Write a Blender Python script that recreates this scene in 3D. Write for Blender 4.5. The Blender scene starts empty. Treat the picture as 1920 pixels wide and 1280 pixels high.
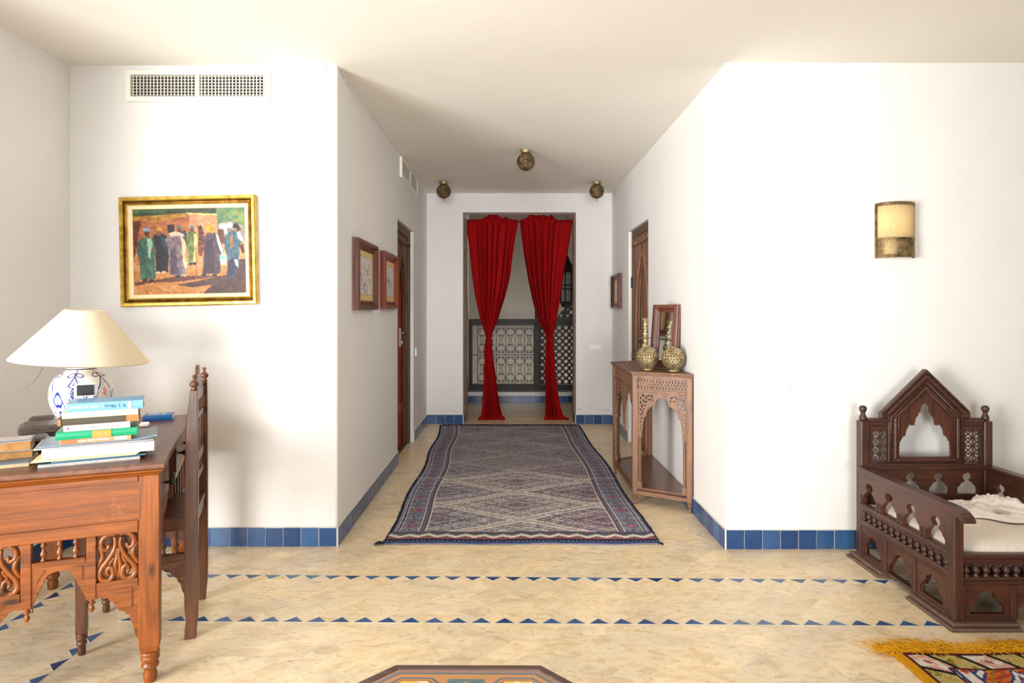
import bpy, math, random
import numpy as np
from mathutils import Vector, Matrix
from mathutils.geometry import tessellate_polygon
random.seed(7)
PI = math.pi
HP = math.pi / 2
SC = bpy.context.scene
COL = SC.collection

# ------------------------------------------------------------ camera, world, daylight, exposure
FPX = 1190.0
CAMZ = 1.32
cam = bpy.data.cameras.new('camera')
cam.sensor_width = 36.0
cam.lens = FPX * 36.0 / 1920.0
cam.shift_x = 5.0 / 1920.0
cam.shift_y = -57.0 / 1920.0
cam.clip_start = 0.05
cam_o = bpy.data.objects.new('camera', cam)
cam_o.location = (0, 0, CAMZ)
cam_o.rotation_euler = (PI / 2, 0, 0)
COL.objects.link(cam_o)
SC.camera = cam_o

world = bpy.data.worlds.new('sky')
SC.world = world
world.use_nodes = True
wn = world.node_tree.nodes
wn['Background'].inputs[0].default_value = (0.62, 0.78, 1.0, 1)
wn['Background'].inputs[1].default_value = 0.6

def area(name, loc, rot, sx, sy, watts, color, spread=180):
    l = bpy.data.lights.new(name, 'AREA')
    l.shape = 'RECTANGLE'; l.size = sx; l.size_y = sy
    l.energy = watts; l.color = color; l.spread = math.radians(spread)
    o = bpy.data.objects.new(name, l)
    o.location = loc; o.rotation_euler = rot
    COL.objects.link(o)
    return o
# daylight through the glazed rear wall and the left window; added fill lamp low in the closed stairwell
area('daylight_rear', (0.1, -3.34, 1.35), (PI / 2, 0, 0), 2.2, 2.2, 37, (1.0, 0.985, 0.955), 50)
area('daylight_left', (-3.20, -0.36, 1.2), (PI / 2 + .12, 0, -.75), 1.7, 2.2, 108, (1.0, 0.975, 0.93), 90)
area('fill_stairwell', (3.40, 10.6, -1.1), (PI / 2, 0, PI / 2), 1.6, 1.5, 62, (1.0, 0.97, 0.92))
SC.view_settings.view_transform = 'Standard'
SC.view_settings.look = 'None'
SC.view_settings.exposure = 0.2
SC.view_settings.gamma = 1.0
SC.view_settings.use_curve_mapping = False
SC.cycles.max_bounces = 8
SC.cycles.diffuse_bounces = 6
SC.cycles.use_denoising = True
SC.cycles.sample_clamp_indirect = 6.0
SC.cycles.caustics_reflective = False
SC.cycles.caustics_refractive = False

# ------------------------------------------------------------ helpers
def PX(px, Y): return (px - 955.0) / FPX * Y
def PZ(py, Y): return CAMZ - (py - 583.0) / FPX * Y

def srgb(r, g, b):
    f = lambda c: (c / 255.0) / 12.92 if c / 255.0 <= 0.04045 else ((c / 255.0 + 0.055) / 1.055) ** 2.4
    return (f(r), f(g), f(b), 1.0)
def rot2(p, a):
    c, s = math.cos(a), math.sin(a)
    return (p[0] * c - p[1] * s, p[0] * s + p[1] * c)

class MB:
    """collects geometry, then links it as one mesh object"""
    def __init__(self):
        self.v = []; self.f = []; self.m = []; self.s = []; self.M = Matrix.Identity(4); self.mi = 0
        self.fc = {}
        self.col = None
    def add(self, vs, fs, smooth=False, mi=None):
        n = len(self.v)
        M = self.M
        self.v.extend([tuple(M @ Vector(p)) for p in vs])
        mi = self.mi if mi is None else mi
        for f in fs:
            if self.col is not None: self.fc[len(self.f)] = self.col
            self.f.append(tuple(i + n for i in f)); self.m.append(mi); self.s.append(smooth)
        return self
    def box(self, x0, x1, y0, y1, z0, z1, mi=None):
        vs = [(x0, y0, z0), (x1, y0, z0), (x1, y1, z0), (x0, y1, z0), (x0, y0, z1), (x1, y0, z1), (x1, y1, z1), (x0, y1, z1)]
        return self.add(vs, [(0, 3, 2, 1), (4, 5, 6, 7), (0, 1, 5, 4), (1, 2, 6, 5), (2, 3, 7, 6), (3, 0, 4, 7)], False, mi)
    def loft(self, rows):
        """stacked rectangles (x0,x1,y0,y1,z) joined into one closed post"""
        vs = []
        for a in rows: vs += [(a[0], a[2], a[4]), (a[1], a[2], a[4]), (a[1], a[3], a[4]), (a[0], a[3], a[4])]
        fs = [(0, 3, 2, 1)]
        for i in range(len(rows) - 1):
            o = i * 4
            fs += [(o + k, o + (k + 1) % 4, o + 4 + (k + 1) % 4, o + 4 + k) for k in range(4)]
        o = (len(rows) - 1) * 4
        fs.append((o, o + 1, o + 2, o + 3))
        return self.add(vs, fs)
    def taper(self, a, b):
        """a, b: (x0,x1,y0,y1,z) bottom and top rectangles"""
        vs = [(a[0], a[2], a[4]), (a[1], a[2], a[4]), (a[1], a[3], a[4]), (a[0], a[3], a[4]),
              (b[0], b[2], b[4]), (b[1], b[2], b[4]), (b[1], b[3], b[4]), (b[0], b[3], b[4])]
        return self.add(vs, [(0, 3, 2, 1), (4, 5, 6, 7), (0, 1, 5, 4), (1, 2, 6, 5), (2, 3, 7, 6), (3, 0, 4, 7)])
    def lathe(self, prof, c=(0, 0, 0), seg=12, axis='z', smooth=True, mi=None):
        vs = []; fs = []
        for (r, z) in prof:
            for k in range(seg):
                a = 2 * PI * k / seg
                x, y = r * math.cos(a), r * math.sin(a)
                if axis == 'z': p = (c[0] + x, c[1] + y, c[2] + z)
                elif axis == 'x': p = (c[0] + z, c[1] + x, c[2] + y)
                else: p = (c[0] + y, c[1] + z, c[2] + x)
                vs.append(p)
        n = len(prof)
        for i in range(n - 1):
            for k in range(seg):
                k2 = (k + 1) % seg
                fs.append((i * seg + k, i * seg + k2, (i + 1) * seg + k2, (i + 1) * seg + k))
        fs.append(tuple(reversed(range(seg)))); fs.append(tuple((n - 1) * seg + k for k in range(seg)))
        return self.add(vs, fs, smooth, mi)
    def tube(self, pts, r, seg=6, closed=False, flat=1.0, mi=None):
        P = [Vector(p) for p in pts]; n = len(P); vs = []; fs = []
        rr = r if isinstance(r, (list, tuple)) else [r] * n
        up = None
        for i in range(n):
            if closed: t = P[(i + 1) % n] - P[i - 1]
            else: t = P[min(i + 1, n - 1)] - P[max(i - 1, 0)]
            if t.length < 1e-9: t = Vector((0, 0, 1))
            t.normalize()
            if up is None:
                up = Vector((0, 1, 0)) if abs(t.y) < 0.9 else Vector((1, 0, 0))
            a = up - t * up.dot(t)
            if a.length < 1e-6:
                a = Vector((1, 0, 0)) - t * t.x
            a.normalize(); up = a
            b = t.cross(a)
            for k in range(seg):
                q = 2 * PI * k / seg
                vs.append(P[i] + a * (math.cos(q) * rr[i] * flat) + b * (math.sin(q) * rr[i]))
        m = n if closed else n - 1
        for i in range(m):
            j = (i + 1) % n
            for k in range(seg):
                k2 = (k + 1) % seg
                fs.append((i * seg + k, j * seg + k, j * seg + k2, i * seg + k2))
        if not closed:
            fs.append(tuple(range(seg))); fs.append(tuple(reversed([(n - 1) * seg + k for k in range(seg)])))
        return self.add(vs, fs, True, mi)
    def plate(self, outer, holes=(), t0=0.0, t1=0.01, plane='xz', mi=None):
        """flat board with pierced holes; outline in the plane, thickness t0..t1 across it"""
        loops = [list(outer)] + [list(h) for h in holes]
        def area2(l): return sum(l[i][0] * l[(i + 1) % len(l)][1] - l[(i + 1) % len(l)][0] * l[i][1] for i in range(len(l)))
        loops = [l if (area2(l) > 0) == (k == 0) else l[::-1] for k, l in enumerate(loops)]
        flat = [p for l in loops for p in l]
        tris = tessellate_polygon([[Vector((p[0], p[1], 0)) for p in l] for l in loops])
        n = len(flat)
        def P(p, t):
            if plane == 'xz': return (p[0], t, p[1])
            if plane == 'yz': return (t, p[0], p[1])
            return (p[0], p[1], t)
        vs = [P(p, t0) for p in flat] + [P(p, t1) for p in flat]
        fs = []
        for t in tris:
            t = tuple(t)
            a, b, c = (flat[i] for i in t)
            cr = (b[0] - a[0]) * (c[1] - a[1]) - (b[1] - a[1]) * (c[0] - a[0])
            if abs(cr) < 1e-12: continue
            if cr < 0: t = t[::-1]
            fs.append(t if plane != 'xy' else t[::-1])
            fs.append(tuple(i + n for i in (t[::-1] if plane != 'xy' else t)))
        o = 0
        for l in loops:
            k = len(l)
            for i in range(k):
                a, b = o + i, o + (i + 1) % k
                fs.append((a, a + n, b + n, b) if plane != 'xy' else (a, b, b + n, a + n))
            o += k
        if plane == 'yz': fs = [f[::-1] for f in fs]
        return self.add(vs, fs, False, mi)
    def rope(self, a, b, r=0.006, turns=None, seg=8):
        """twisted rope moulding between two points"""
        a = Vector(a); b = Vector(b); L = (b - a).length
        n = max(4, int(L / (r * 0.5)))
        d = (b - a).normalized()
        u = Vector((0, 1, 0)) if abs(d.y) < 0.9 else Vector((1, 0, 0))
        u = (u - d * u.dot(d)).normalized(); w = d.cross(u)
        vs = []; fs = []
        for i in range(n + 1):
            c = a + d * (L * i / n)
            for k in range(seg):
                q = 2 * PI * k / seg
                rr = r * (1 + 0.17 * math.cos(3 * (q - (L * i / n) / r * 0.62)))
                vs.append(c + u * math.cos(q) * rr + w * math.sin(q) * rr)
        for i in range(n):
            for k in range(seg):
                k2 = (k + 1) % seg
                fs.append((i * seg + k, i * seg + k2, (i + 1) * seg + k2, (i + 1) * seg + k))
        fs.append(tuple(reversed(range(seg)))); fs.append(tuple(n * seg + k for k in range(seg)))
        return self.add(vs, fs, True)
    def build(self, name, mats, parent=None, bevel=0.0, label=None):
        me = bpy.data.meshes.new(name)
        me.from_pydata([tuple(p) for p in self.v], [], self.f)
        if not isinstance(mats, (list, tuple)): mats = [mats]
        for m in mats: me.materials.append(m)
        if self.m:
            me.polygons.foreach_set('material_index', self.m)
            me.polygons.foreach_set('use_smooth', self.s)
        if self.fc:
            ca = me.color_attributes.new('tint', 'FLOAT_COLOR', 'CORNER')
            arr = []
            for i, p in enumerate(me.polygons):
                c = self.fc.get(i, (1, 1, 1, 1))
                arr.extend(list(c) * p.loop_total)
            ca.data.foreach_set('color', arr)
        me.update()
        o = bpy.data.objects.new(name, me)
        COL.objects.link(o)
        if parent: o.parent = parent
        if bevel > 0:
            b = o.modifiers.new('bevel', 'BEVEL'); b.width = bevel; b.segments = 1; b.limit_method = 'ANGLE'; b.angle_limit = 0.7
            b.harden_normals = False
        if label: o['label'] = label
        return o

def thing(name, label, cat, loc=(0, 0, 0), rz=0.0, group=None, rot=None):
    o = bpy.data.objects.new(name, None)
    o.empty_display_size = 0.05
    COL.objects.link(o)
    o.location = loc; o.rotation_euler = rot if rot else (0, 0, rz)
    o['label'] = label; o['category'] = cat
    if group: o['group'] = group
    return o
def tag(o, label, cat, group=None):
    o['label'] = label; o['category'] = cat
    if group: o['group'] = group
    return o
def struct(o):
    o['kind'] = 'structure'; return o
def copy_tree(o, parent=None):
    c = o.copy(); COL.objects.link(c)
    if parent: c.parent = parent
    for ch in [x for x in COL.objects if x.parent == o]: copy_tree(ch, c)
    return c

def grid_mesh(name, mat, P, colors=None, nu=10, nv=10, parent=None, smooth=True, closed_u=False):
    """P: (nv, nu, 3) array of points; colors: (nv, nu, 3) linear"""
    nv, nu = P.shape[:2]
    idx = np.arange(nu * nv).reshape(nv, nu)
    if closed_u:
        a = idx[:-1, :]; b = np.roll(idx, -1, 1)[:-1, :]; c = np.roll(idx, -1, 1)[1:, :]; d = idx[1:, :]
    else:
        a = idx[:-1, :-1]; b = idx[:-1, 1:]; c = idx[1:, 1:]; d = idx[1:, :-1]
    F = np.stack([a, b, c, d], -1).reshape(-1, 4)
    me = bpy.data.meshes.new(name)
    me.vertices.add(nu * nv); me.vertices.foreach_set('co', P.reshape(-1).astype(np.float32))
    me.loops.add(F.size); me.loops.foreach_set('vertex_index', F.reshape(-1).astype(np.int32))
    me.polygons.add(len(F)); me.polygons.foreach_set('loop_start', (np.arange(len(F)) * 4).astype(np.int32))
    me.polygons.foreach_set('use_smooth', [smooth] * len(F))
    me.update(calc_edges=True); me.validate()
    if colors is not None:
        ca = me.color_attributes.new('tint', 'FLOAT_COLOR', 'POINT')
        c4 = np.ones((nu * nv, 4), np.float32); c4[:, :3] = colors.reshape(-1, 3)
        ca.data.foreach_set('color', c4.reshape(-1))
    me.materials.append(mat)
    o = bpy.data.objects.new(name, me); COL.objects.link(o)
    if parent: o.parent = parent
    return o

def lin(rgb):
    a = np.asarray(rgb, float) / 255.0
    return np.where(a <= 0.04045, a / 12.92, ((a + 0.055) / 1.055) ** 2.4)

# ------------------------------------------------------------ materials
def mat_new(name, color=(0.8, 0.8, 0.8, 1), rough=0.6, metal=0.0, spec=0.5):
    m = bpy.data.materials.new(name); m.use_nodes = True
    b = m.node_tree.nodes['Principled BSDF']
    b.inputs['Base Color'].default_value = color
    b.inputs['Roughness'].default_value = rough
    b.inputs['Metallic'].default_value = metal
    b.inputs['Specular IOR Level'].default_value = spec
    return m
def N(m, t, **kw):
    n = m.node_tree.nodes.new(t)
    for k, v in kw.items(): setattr(n, k, v)
    return n
def L(m, a, b): m.node_tree.links.new(a, b)
def BS(m): return m.node_tree.nodes['Principled BSDF']
def coords(m, scale=(1, 1, 1), rot=(0, 0, 0), kind='Object'):
    tc = N(m, 'ShaderNodeTexCoord'); mp = N(m, 'ShaderNodeMapping')
    mp.inputs['Scale'].default_value = scale; mp.inputs['Rotation'].default_value = rot
    L(m, tc.outputs[kind], mp.inputs['Vector']); return mp.outputs['Vector']
def noise(m, vec, scale=5, detail=4, rough=0.55, dist=0.0):
    n = N(m, 'ShaderNodeTexNoise')
    n.inputs['Scale'].default_value = scale; n.inputs['Detail'].default_value = detail
    n.inputs['Roughness'].default_value = rough; n.inputs['Distortion'].default_value = dist
    L(m, vec, n.inputs['Vector']); return n.outputs['Fac']
def ramp(m, fac, stops):
    r = N(m, 'ShaderNodeValToRGB'); e = r.color_ramp.elements
    e[0].position, e[0].color = stops[0]; e[1].position, e[1].color = stops[-1]
    for p, c in stops[1:-1]:
        x = e.new(p); x.color = c
    L(m, fac, r.inputs['Fac']); return r.outputs['Color']
def mix(m, fac, a, b, mode='MIX'):
    x = N(m, 'ShaderNodeMix', data_type='RGBA', blend_type=mode)
    if isinstance(fac, (int, float)): x.inputs[0].default_value = fac
    else: L(m, fac, x.inputs[0])
    for s, v in ((6, a), (7, b)):
        if isinstance(v, tuple): x.inputs[s].default_value = v
        else: L(m, v, x.inputs[s])
    return x.outputs[2]
def bump(m, h, strength=0.2, dist=0.01):
    b = N(m, 'ShaderNodeBump'); b.inputs['Strength'].default_value = strength; b.inputs['Distance'].default_value = dist
    L(m, h, b.inputs['Height']); L(m, b.outputs['Normal'], BS(m).inputs['Normal'])
def math_(m, op, a, b=None):
    x = N(m, 'ShaderNodeMath', operation=op)
    for i, v in enumerate((a, b)):
        if v is None: continue
        if isinstance(v, (int, float)): x.inputs[i].default_value = v
        else: L(m, v, x.inputs[i])
    return x.outputs[0]

def wood(name, light, dark, axis='x', rough=0.38, worn=None, knots=False):
    m = mat_new(name, rough=rough, spec=0.5)
    s = {'x': (1.6, 16, 16), 'y': (16, 1.6, 16), 'z': (16, 16, 1.6)}[axis]
    v = coords(m, s)
    f = noise(m, v, 1.6, 5, 0.6, 1.2)
    mid = tuple((light[i] * 0.55 + dark[i] * 0.45) for i in range(3)) + (1,)
    c = ramp(m, f, [(0.30, dark), (0.48, mid), (0.62, light)])
    s2 = {'x': (3, 90, 90), 'y': (90, 3, 90), 'z': (90, 90, 3)}[axis]
    f2 = noise(m, coords(m, s2), 1.5, 3, 0.6)
    c = mix(m, 0.22, c, ramp(m, f2, [(0.35, tuple(x * 0.55 for x in dark[:3]) + (1,)), (0.6, light)]), 'MULTIPLY' if False else 'MIX')
    if knots:
        s3 = {'x': (5, 9, 12), 'y': (9, 5, 12), 'z': (12, 12, 5)}[axis]
        vo = N(m, 'ShaderNodeTexVoronoi'); vo.inputs['Scale'].default_value = 1.1; vo.inputs['Randomness'].default_value = 1.0
        L(m, coords(m, s3), vo.inputs['Vector'])
        k = ramp(m, vo.outputs['Distance'], [(0.07, (1, 1, 1, 1)), (0.22, (0, 0, 0, 1))])
        c = mix(m, k, c, tuple(x * 0.35 for x in dark[:3]) + (1,))
    if worn:
        w = noise(m, coords(m, (9, 9, 9)), 1.7, 6, 0.7)
        c = mix(m, ramp(m, w, [(0.62, (0, 0, 0, 1)), (0.74, (0.75, 0.75, 0.75, 1))]), c, worn)
    L(m, c, BS(m).inputs['Base Color'])
    bump(m, f2, 0.25, 0.002)
    return m
def woodset(name, light, dark, **kw):
    return {a: wood(name + '_' + a, light, dark, a, **kw) for a in 'xyz'}

W_DESK = woodset('desk_wood', srgb(146, 78, 22), srgb(86, 42, 12), worn=srgb(150, 104, 64), knots=True, rough=0.34)
W_DTOP = wood('desk_top_wood', srgb(116, 74, 52), srgb(76, 44, 32), 'y', rough=0.32)
W_CHAIR = woodset('chair_wood', srgb(108, 66, 42), srgb(60, 35, 24), rough=0.36, worn=srgb(134, 102, 78))
W_CONS = woodset('console_wood', srgb(136, 96, 70), srgb(82, 56, 41), rough=0.5)
W_BED = woodset('daybed_wood', srgb(84, 50, 38), srgb(44, 26, 21), rough=0.36)
W_BEDR = woodset('daybed_red_wood', srgb(90, 51, 35), srgb(52, 29, 20), rough=0.36)
W_FRAME = woodset('picture_frame_wood', srgb(110, 64, 48), srgb(62, 34, 27), rough=0.38)
W_DOORF = woodset('door_frame_wood', srgb(110, 84, 60), srgb(66, 48, 34), rough=0.6)
W_DOOR = woodset('door_leaf_wood', srgb(152, 112, 84), srgb(100, 70, 52), rough=0.6)
W_RED = woodset('red_door_wood', srgb(172, 58, 24), srgb(112, 28, 12), rough=0.4)
W_DARK = woodset('black_wood', srgb(36, 28, 25), srgb(18, 14, 13), rough=0.55)

def brass(name, c1, c2, rough=0.34):
    m = mat_new(name, rough=rough, metal=0.9)
    f = noise(m, coords(m, (1, 1, 1)), 22, 5, 0.65)
    L(m, ramp(m, f, [(0.35, c2), (0.62, c1)]), BS(m).inputs['Base Color'])
    bump(m, f, 0.15, 0.002)
    return m
M_BRASS = brass('aged_brass', srgb(206, 186, 146), srgb(134, 116, 84), 0.46)
M_BRASSD = brass('dark_brass', srgb(158, 134, 96), srgb(86, 70, 48), 0.48)
M_GOLD = brass('gilt', srgb(232, 196, 96), srgb(186, 146, 56), 0.32)
M_GOLDD = brass('dark_gilt', srgb(120, 84, 34), srgb(72, 46, 20), 0.4)
M_IRON = mat_new('black_iron', srgb(24, 22, 22), 0.5, 0.3)

def tint_mat(name, rough=0.8, bumpy=None, spec=0.4):
    m = mat_new(name, rough=rough, spec=spec)
    a = N(m, 'ShaderNodeAttribute', attribute_name='tint')
    L(m, a.outputs['Color'], BS(m).inputs['Base Color'])
    if bumpy:
        f = noise(m, coords(m), bumpy[0], 3, 0.6); bump(m, f, bumpy[1], bumpy[2])
    return m
M_PAINT = tint_mat('oil_paint', 0.5, (160, 0.4, 0.002))
M_RUG = tint_mat('woven_wool', 0.95, (260, 0.7, 0.004), 0.1)
M_RUG2 = tint_mat('knotted_wool', 0.95, (300, 0.8, 0.006), 0.1)
M_GLAZE = tint_mat('painted_glaze', 0.14, None, 0.6)
M_MOSAIC = tint_mat('mosaic_inlay', 0.22, (120, 0.1, 0.001), 0.6)
M_PRINT = tint_mat('printed_paper', 0.7)

def plaster(name, c1, c2, rough=0.85):
    m = mat_new(name, rough=rough, spec=0.25)
    f = noise(m, coords(m, (1, 1, 1)), 1.6, 6, 0.6)
    L(m, ramp(m, f, [(0.3, c2), (0.7, c1)]), BS(m).inputs['Base Color'])
    f2 = noise(m, coords(m, (1, 1, 1)), 14, 4, 0.6)
    bump(m, f2, 0.12, 0.01)
    return m
M_WALL = plaster('white_limewash', srgb(233, 232, 231), srgb(228, 227, 225))
M_CEIL = plaster('ceiling_limewash', srgb(236, 232, 224), srgb(232, 227, 218))
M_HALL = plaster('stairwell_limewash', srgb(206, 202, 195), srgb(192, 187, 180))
M_CRACK = mat_new('plaster_crack', srgb(104, 94, 84), 0.9)
M_WHITE = mat_new('white_paint', srgb(240, 238, 228), 0.45)
M_PLASTIC = mat_new('white_plastic', srgb(244, 242, 236), 0.3)
M_BLACKV = mat_new('duct_shade_black', srgb(26, 22, 20), 0.8)

def tile_mat():
    m = mat_new('blue_glazed_tile', rough=0.2, spec=0.5)
    a = N(m, 'ShaderNodeAttribute', attribute_name='tint')
    f = noise(m, coords(m), 26, 4, 0.6)
    c = mix(m, 1.0, a.outputs['Color'], ramp(m, f, [(0.3, (0.78, 0.8, 0.84, 1)), (0.7, (1.12, 1.1, 1.06, 1))]), 'MULTIPLY')
    L(m, c, BS(m).inputs['Base Color'])
    bump(m, f, 0.12, 0.004)
    return m
M_TILE = tile_mat()
M_GROUT = mat_new('white_grout', srgb(214, 210, 200), 0.9)

def floor_mat():
    m = mat_new('travertine_floor', rough=0.3, spec=0.45)
    tc = N(m, 'ShaderNodeTexCoord'); sep = N(m, 'ShaderNodeSeparateXYZ'); L(m, tc.outputs['Object'], sep.inputs[0])
    def bricks(rot, w, h, loc=(0, 0, 0), mortar=0.012, off=0.5):
        mp = N(m, 'ShaderNodeMapping'); mp.inputs['Rotation'].default_value = (0, 0, rot); mp.inputs['Location'].default_value = loc
        L(m, tc.outputs['Object'], mp.inputs['Vector'])
        b = N(m, 'ShaderNodeTexBrick'); b.offset = off
        b.inputs['Scale'].default_value = 1.0
        b.inputs['Brick Width'].default_value = w; b.inputs['Row Height'].default_value = h
        b.inputs['Mortar Size'].default_value = 0.0022; b.inputs['Mortar Smooth'].default_value = 0.4
        b.inputs['Bias'].default_value = 0.0
        b.inputs['Color1'].default_value = (0, 0, 0, 1); b.inputs['Color2'].default_value = (1, 1, 1, 1)
        b.inputs['Mortar'].default_value = (0.5, 0.5, 0.5, 1)
        L(m, mp.outputs['Vector'], b.inputs['Vector'])
        return b.outputs['Color'], b.outputs['Fac']
    cA, fA = bricks(-PI / 4, 0.30, 0.105)
    cB, fB = bricks(0, 0.10, 0.085, (0, -0.03, 0), off=0.0)
    cC, fC = bricks(0, 0.9, 0.6, (0.1, 0.15, 0))
    y = sep.outputs['Y']
    def band(a, b): return math_(m, 'MULTIPLY', math_(m, 'GREATER_THAN', y, a), math_(m, 'LESS_THAN', y, b))
    straight = math_(m, 'ADD', band(3.16, 3.235), band(2.585, 2.655))
    hall = math_(m, 'GREATER_THAN', y, 3.5)
    tone = mix(m, straight, cA, cB); tone = mix(m, hall, tone, cC)
    grout = N(m, 'ShaderNodeMix', data_type='FLOAT'); L(m, straight, grout.inputs[0]); L(m, fA, grout.inputs[2]); L(m, fB, grout.inputs[3])
    g2 = math_(m, 'MULTIPLY', grout.outputs[0], math_(m, 'SUBTRACT', 1.0, hall))
    # per tile shifted veining
    v1 = N(m, 'ShaderNodeVectorMath', operation='ADD'); L(m, tc.outputs['Object'], v1.inputs[0])
    sc = N(m, 'ShaderNodeVectorMath', operation='SCALE'); L(m, tone, sc.inputs[0]); sc.inputs['Scale'].default_value = 7.0
    L(m, sc.outputs[0], v1.inputs[1])
    mpv = N(m, 'ShaderNodeMapping'); mpv.inputs['Rotation'].default_value = (0, 0, 0.5); mpv.inputs['Scale'].default_value = (3.2, 6.5, 1)
    L(m, v1.outputs[0], mpv.inputs['Vector'])
    f = noise(m, mpv.outputs['Vector'], 1.9, 8, 0.68, 1.4)
    base = ramp(m, f, [(0.22, srgb(160, 138, 112)), (0.34, srgb(218, 196, 160)), (0.46, srgb(236, 215, 180)), (0.56, srgb(246, 231, 202)), (0.66, srgb(232, 207, 166)), (0.80, srgb(246, 220, 174))])
    tt = N(m, 'ShaderNodeSeparateColor'); L(m, tone, tt.inputs[0])
    tn = ramp(m, tt.outputs[0], [(0.0, (0.90, 0.88, 0.86, 1)), (0.35, (0.97, 0.96, 0.96, 1)), (0.65, (1.0, 0.97, 0.90, 1)), (1.0, (1.06, 1.04, 1.02, 1))])
    base = mix(m, 1.0, base, tn, 'MULTIPLY')
    pits = noise(m, mpv.outputs['Vector'], 9, 6, 0.75, 0.6)
    base = mix(m, ramp(m, pits, [(0.58, (0, 0, 0, 1)), (0.70, (0.6, 0.6, 0.6, 1))]), base, srgb(150, 124, 92))
    base = mix(m, math_(m, 'MULTIPLY', g2, 0.42), base, srgb(232, 218, 188))
    big = noise(m, coords(m, (1.6, 2.4, 1)), 1.6, 5, 0.6, 0.8)
    base = mix(m, 0.8, base, ramp(m, big, [(0.36, (0.86, 0.85, 0.86, 1)), (0.5, (1.0, 0.99, 0.96, 1)), (0.64, (1.04, 0.98, 0.84, 1))]), 'MULTIPLY')
    L(m, base, BS(m).inputs['Base Color'])
    L(m, ramp(m, f, [(0.3, (0.42, 0.42, 0.42, 1)), (0.7, (0.24, 0.24, 0.24, 1))]), BS(m).inputs['Roughness'])
    bump(m, f, 0.05, 0.003)
    return m
M_FLOOR = floor_mat()

def fabric(name, c, rough=0.9, weave=900, strength=0.3, c2=None, sheen=0.0):
    m = mat_new(name, c, rough, 0, 0.2)
    f = noise(m, coords(m), 60, 4, 0.6)
    c2 = c2 or tuple(x * 0.85 for x in c[:3]) + (1,)
    L(m, ramp(m, f, [(0.3, c2), (0.7, c)]), BS(m).inputs['Base Color'])
    f2 = noise(m, coords(m), weave, 2, 0.5); bump(m, f2, strength, 0.001)
    return m
# ------------------------------------------------------------ room shell
XL, XR = -0.969, 1.204          # passage walls
YFL, YFR, YB = 3.57, 3.53, 7.44  # front of left block, front of right block, back wall
HC = 2.70
XROOM0, XROOM1, YROOM = -2.47, 4.40, -3.40

def sbox(name, args, mat):
    b = MB()
    for a in (args if isinstance(args, list) else [args]): b.box(*a)
    return struct(b.build(name, mat))

sbox('floor', (XROOM0 - .15, XROOM1 + .15, YROOM - .15, 9.22, -0.12, 0.0), M_FLOOR)
sbox('ceiling', (XROOM0 - .15, XROOM1 + .15, YROOM - .15, YB + .18, HC, HC + .12), M_CEIL)

def jag(b, pts, w, mi, amp=0.004, fixed=None, step=0.02):
    """thin irregular crack made of small dark slivers along a polyline, lying on a wall"""
    for i in range(len(pts) - 1):
        a = Vector(pts[i]); c = Vector(pts[i + 1]); n = max(1, int((c - a).length / step))
        ax = fixed
        for k in range(n):
            if random.random() < 0.35: continue
            p = a.lerp(c, k / n); q = a.lerp(c, (k + 1.05) / n)
            for t in (p, q):
                for d in range(3):
                    if d != ax: t[d] += random.uniform(-amp, amp)
            dd = (q - p).normalized()
            nn = Vector([1.0 if d == ax else 0.0 for d in range(3)])
            s = dd.cross(nn) * w * random.uniform(0.25, 0.8)
            e = nn * 0.0008
            vs = [p - s - e, q - s - e, q + s - e, p + s - e, p - s + e, q - s + e, q + s + e, p + s + e]
            b.add(vs, [(0, 3, 2, 1), (4, 5, 6, 7), (0, 1, 5, 4), (1, 2, 6, 5), (2, 3, 7, 6), (3, 0, 4, 7)], False, mi)

# left block: front face and passage face as one wall
D0, D1, DH = 5.50, 6.41, 2.12
b = MB()
r = 0.018
cor = [(XL - r + r * math.sin(a), YFL + r - r * math.cos(a)) for a in [i * PI / 10 for i in range(6)]]
b.plate([(XROOM0 - .15, YFL)] + cor + [(XL, D0), (XL - .16, D0), (XL - .16, YFL + .16), (XROOM0 - .15, YFL + .16)], (), 0, HC, 'xy')
b.box(XL - .16, XL, D1, YB + .18, 0, HC)
b.box(XL - .16, XL, D0, D1, DH, HC)
jag(b, [(-1.30, YFL, 2.692), (-1.12, YFL, 2.686)], 0.0016, 1, 0.003, 1)
jag(b, [(-1.10, YFL, 2.691), (-0.98, YFL, 2.694)], 0.0018, 1, 0.003, 1)
jag(b, [(XL, 3.62, 2.688), (XL, 4.1, 2.675), (XL, 4.6, 2.69), (XL, 5.4, 2.692)], 0.0016, 1, 0.005, 0)
struct(b.build('wall_passage_left', [M_WALL, M_CRACK]))
b = MB()
cor = [(XR + r - r * math.sin(a), YFR + r - r * math.cos(a)) for a in [i * PI / 10 for i in range(5, -1, -1)]]
b.plate([(XR, D0)] + cor + [(XROOM1 + .15, YFR), (XROOM1 + .15, YFR + .16), (XR + .16, YFR + .16), (XR + .16, D0)], (), 0, HC, 'xy')
b.box(XR, XR + .16, D1, YB + .18, 0, HC)
b.box(XR, XR + .16, D0, D1, DH, HC)
struct(b.build('wall_passage_right', M_WALL))
OX0, OX1, OZ = -0.544, 0.781, 2.477
b = MB()
b.box(XL, OX0, YB, YB + .18, 0, HC); b.box(OX1, XR, YB, YB + .18, 0, HC); b.box(OX0, OX1, YB, YB + .18, OZ, HC)
jag(b, [(0.80, YB, 0.175), (1.0, YB, 0.185), (1.19, YB, 0.15)], 0.0022, 1, 0.01, 1)
jag(b, [(-0.95, YB, 0.14), (-0.7, YB, 0.155), (-0.56, YB, 0.13)], 0.002, 1, 0.008, 1)
struct(b.build('wall_back', [M_WALL, M_CRACK]))
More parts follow.
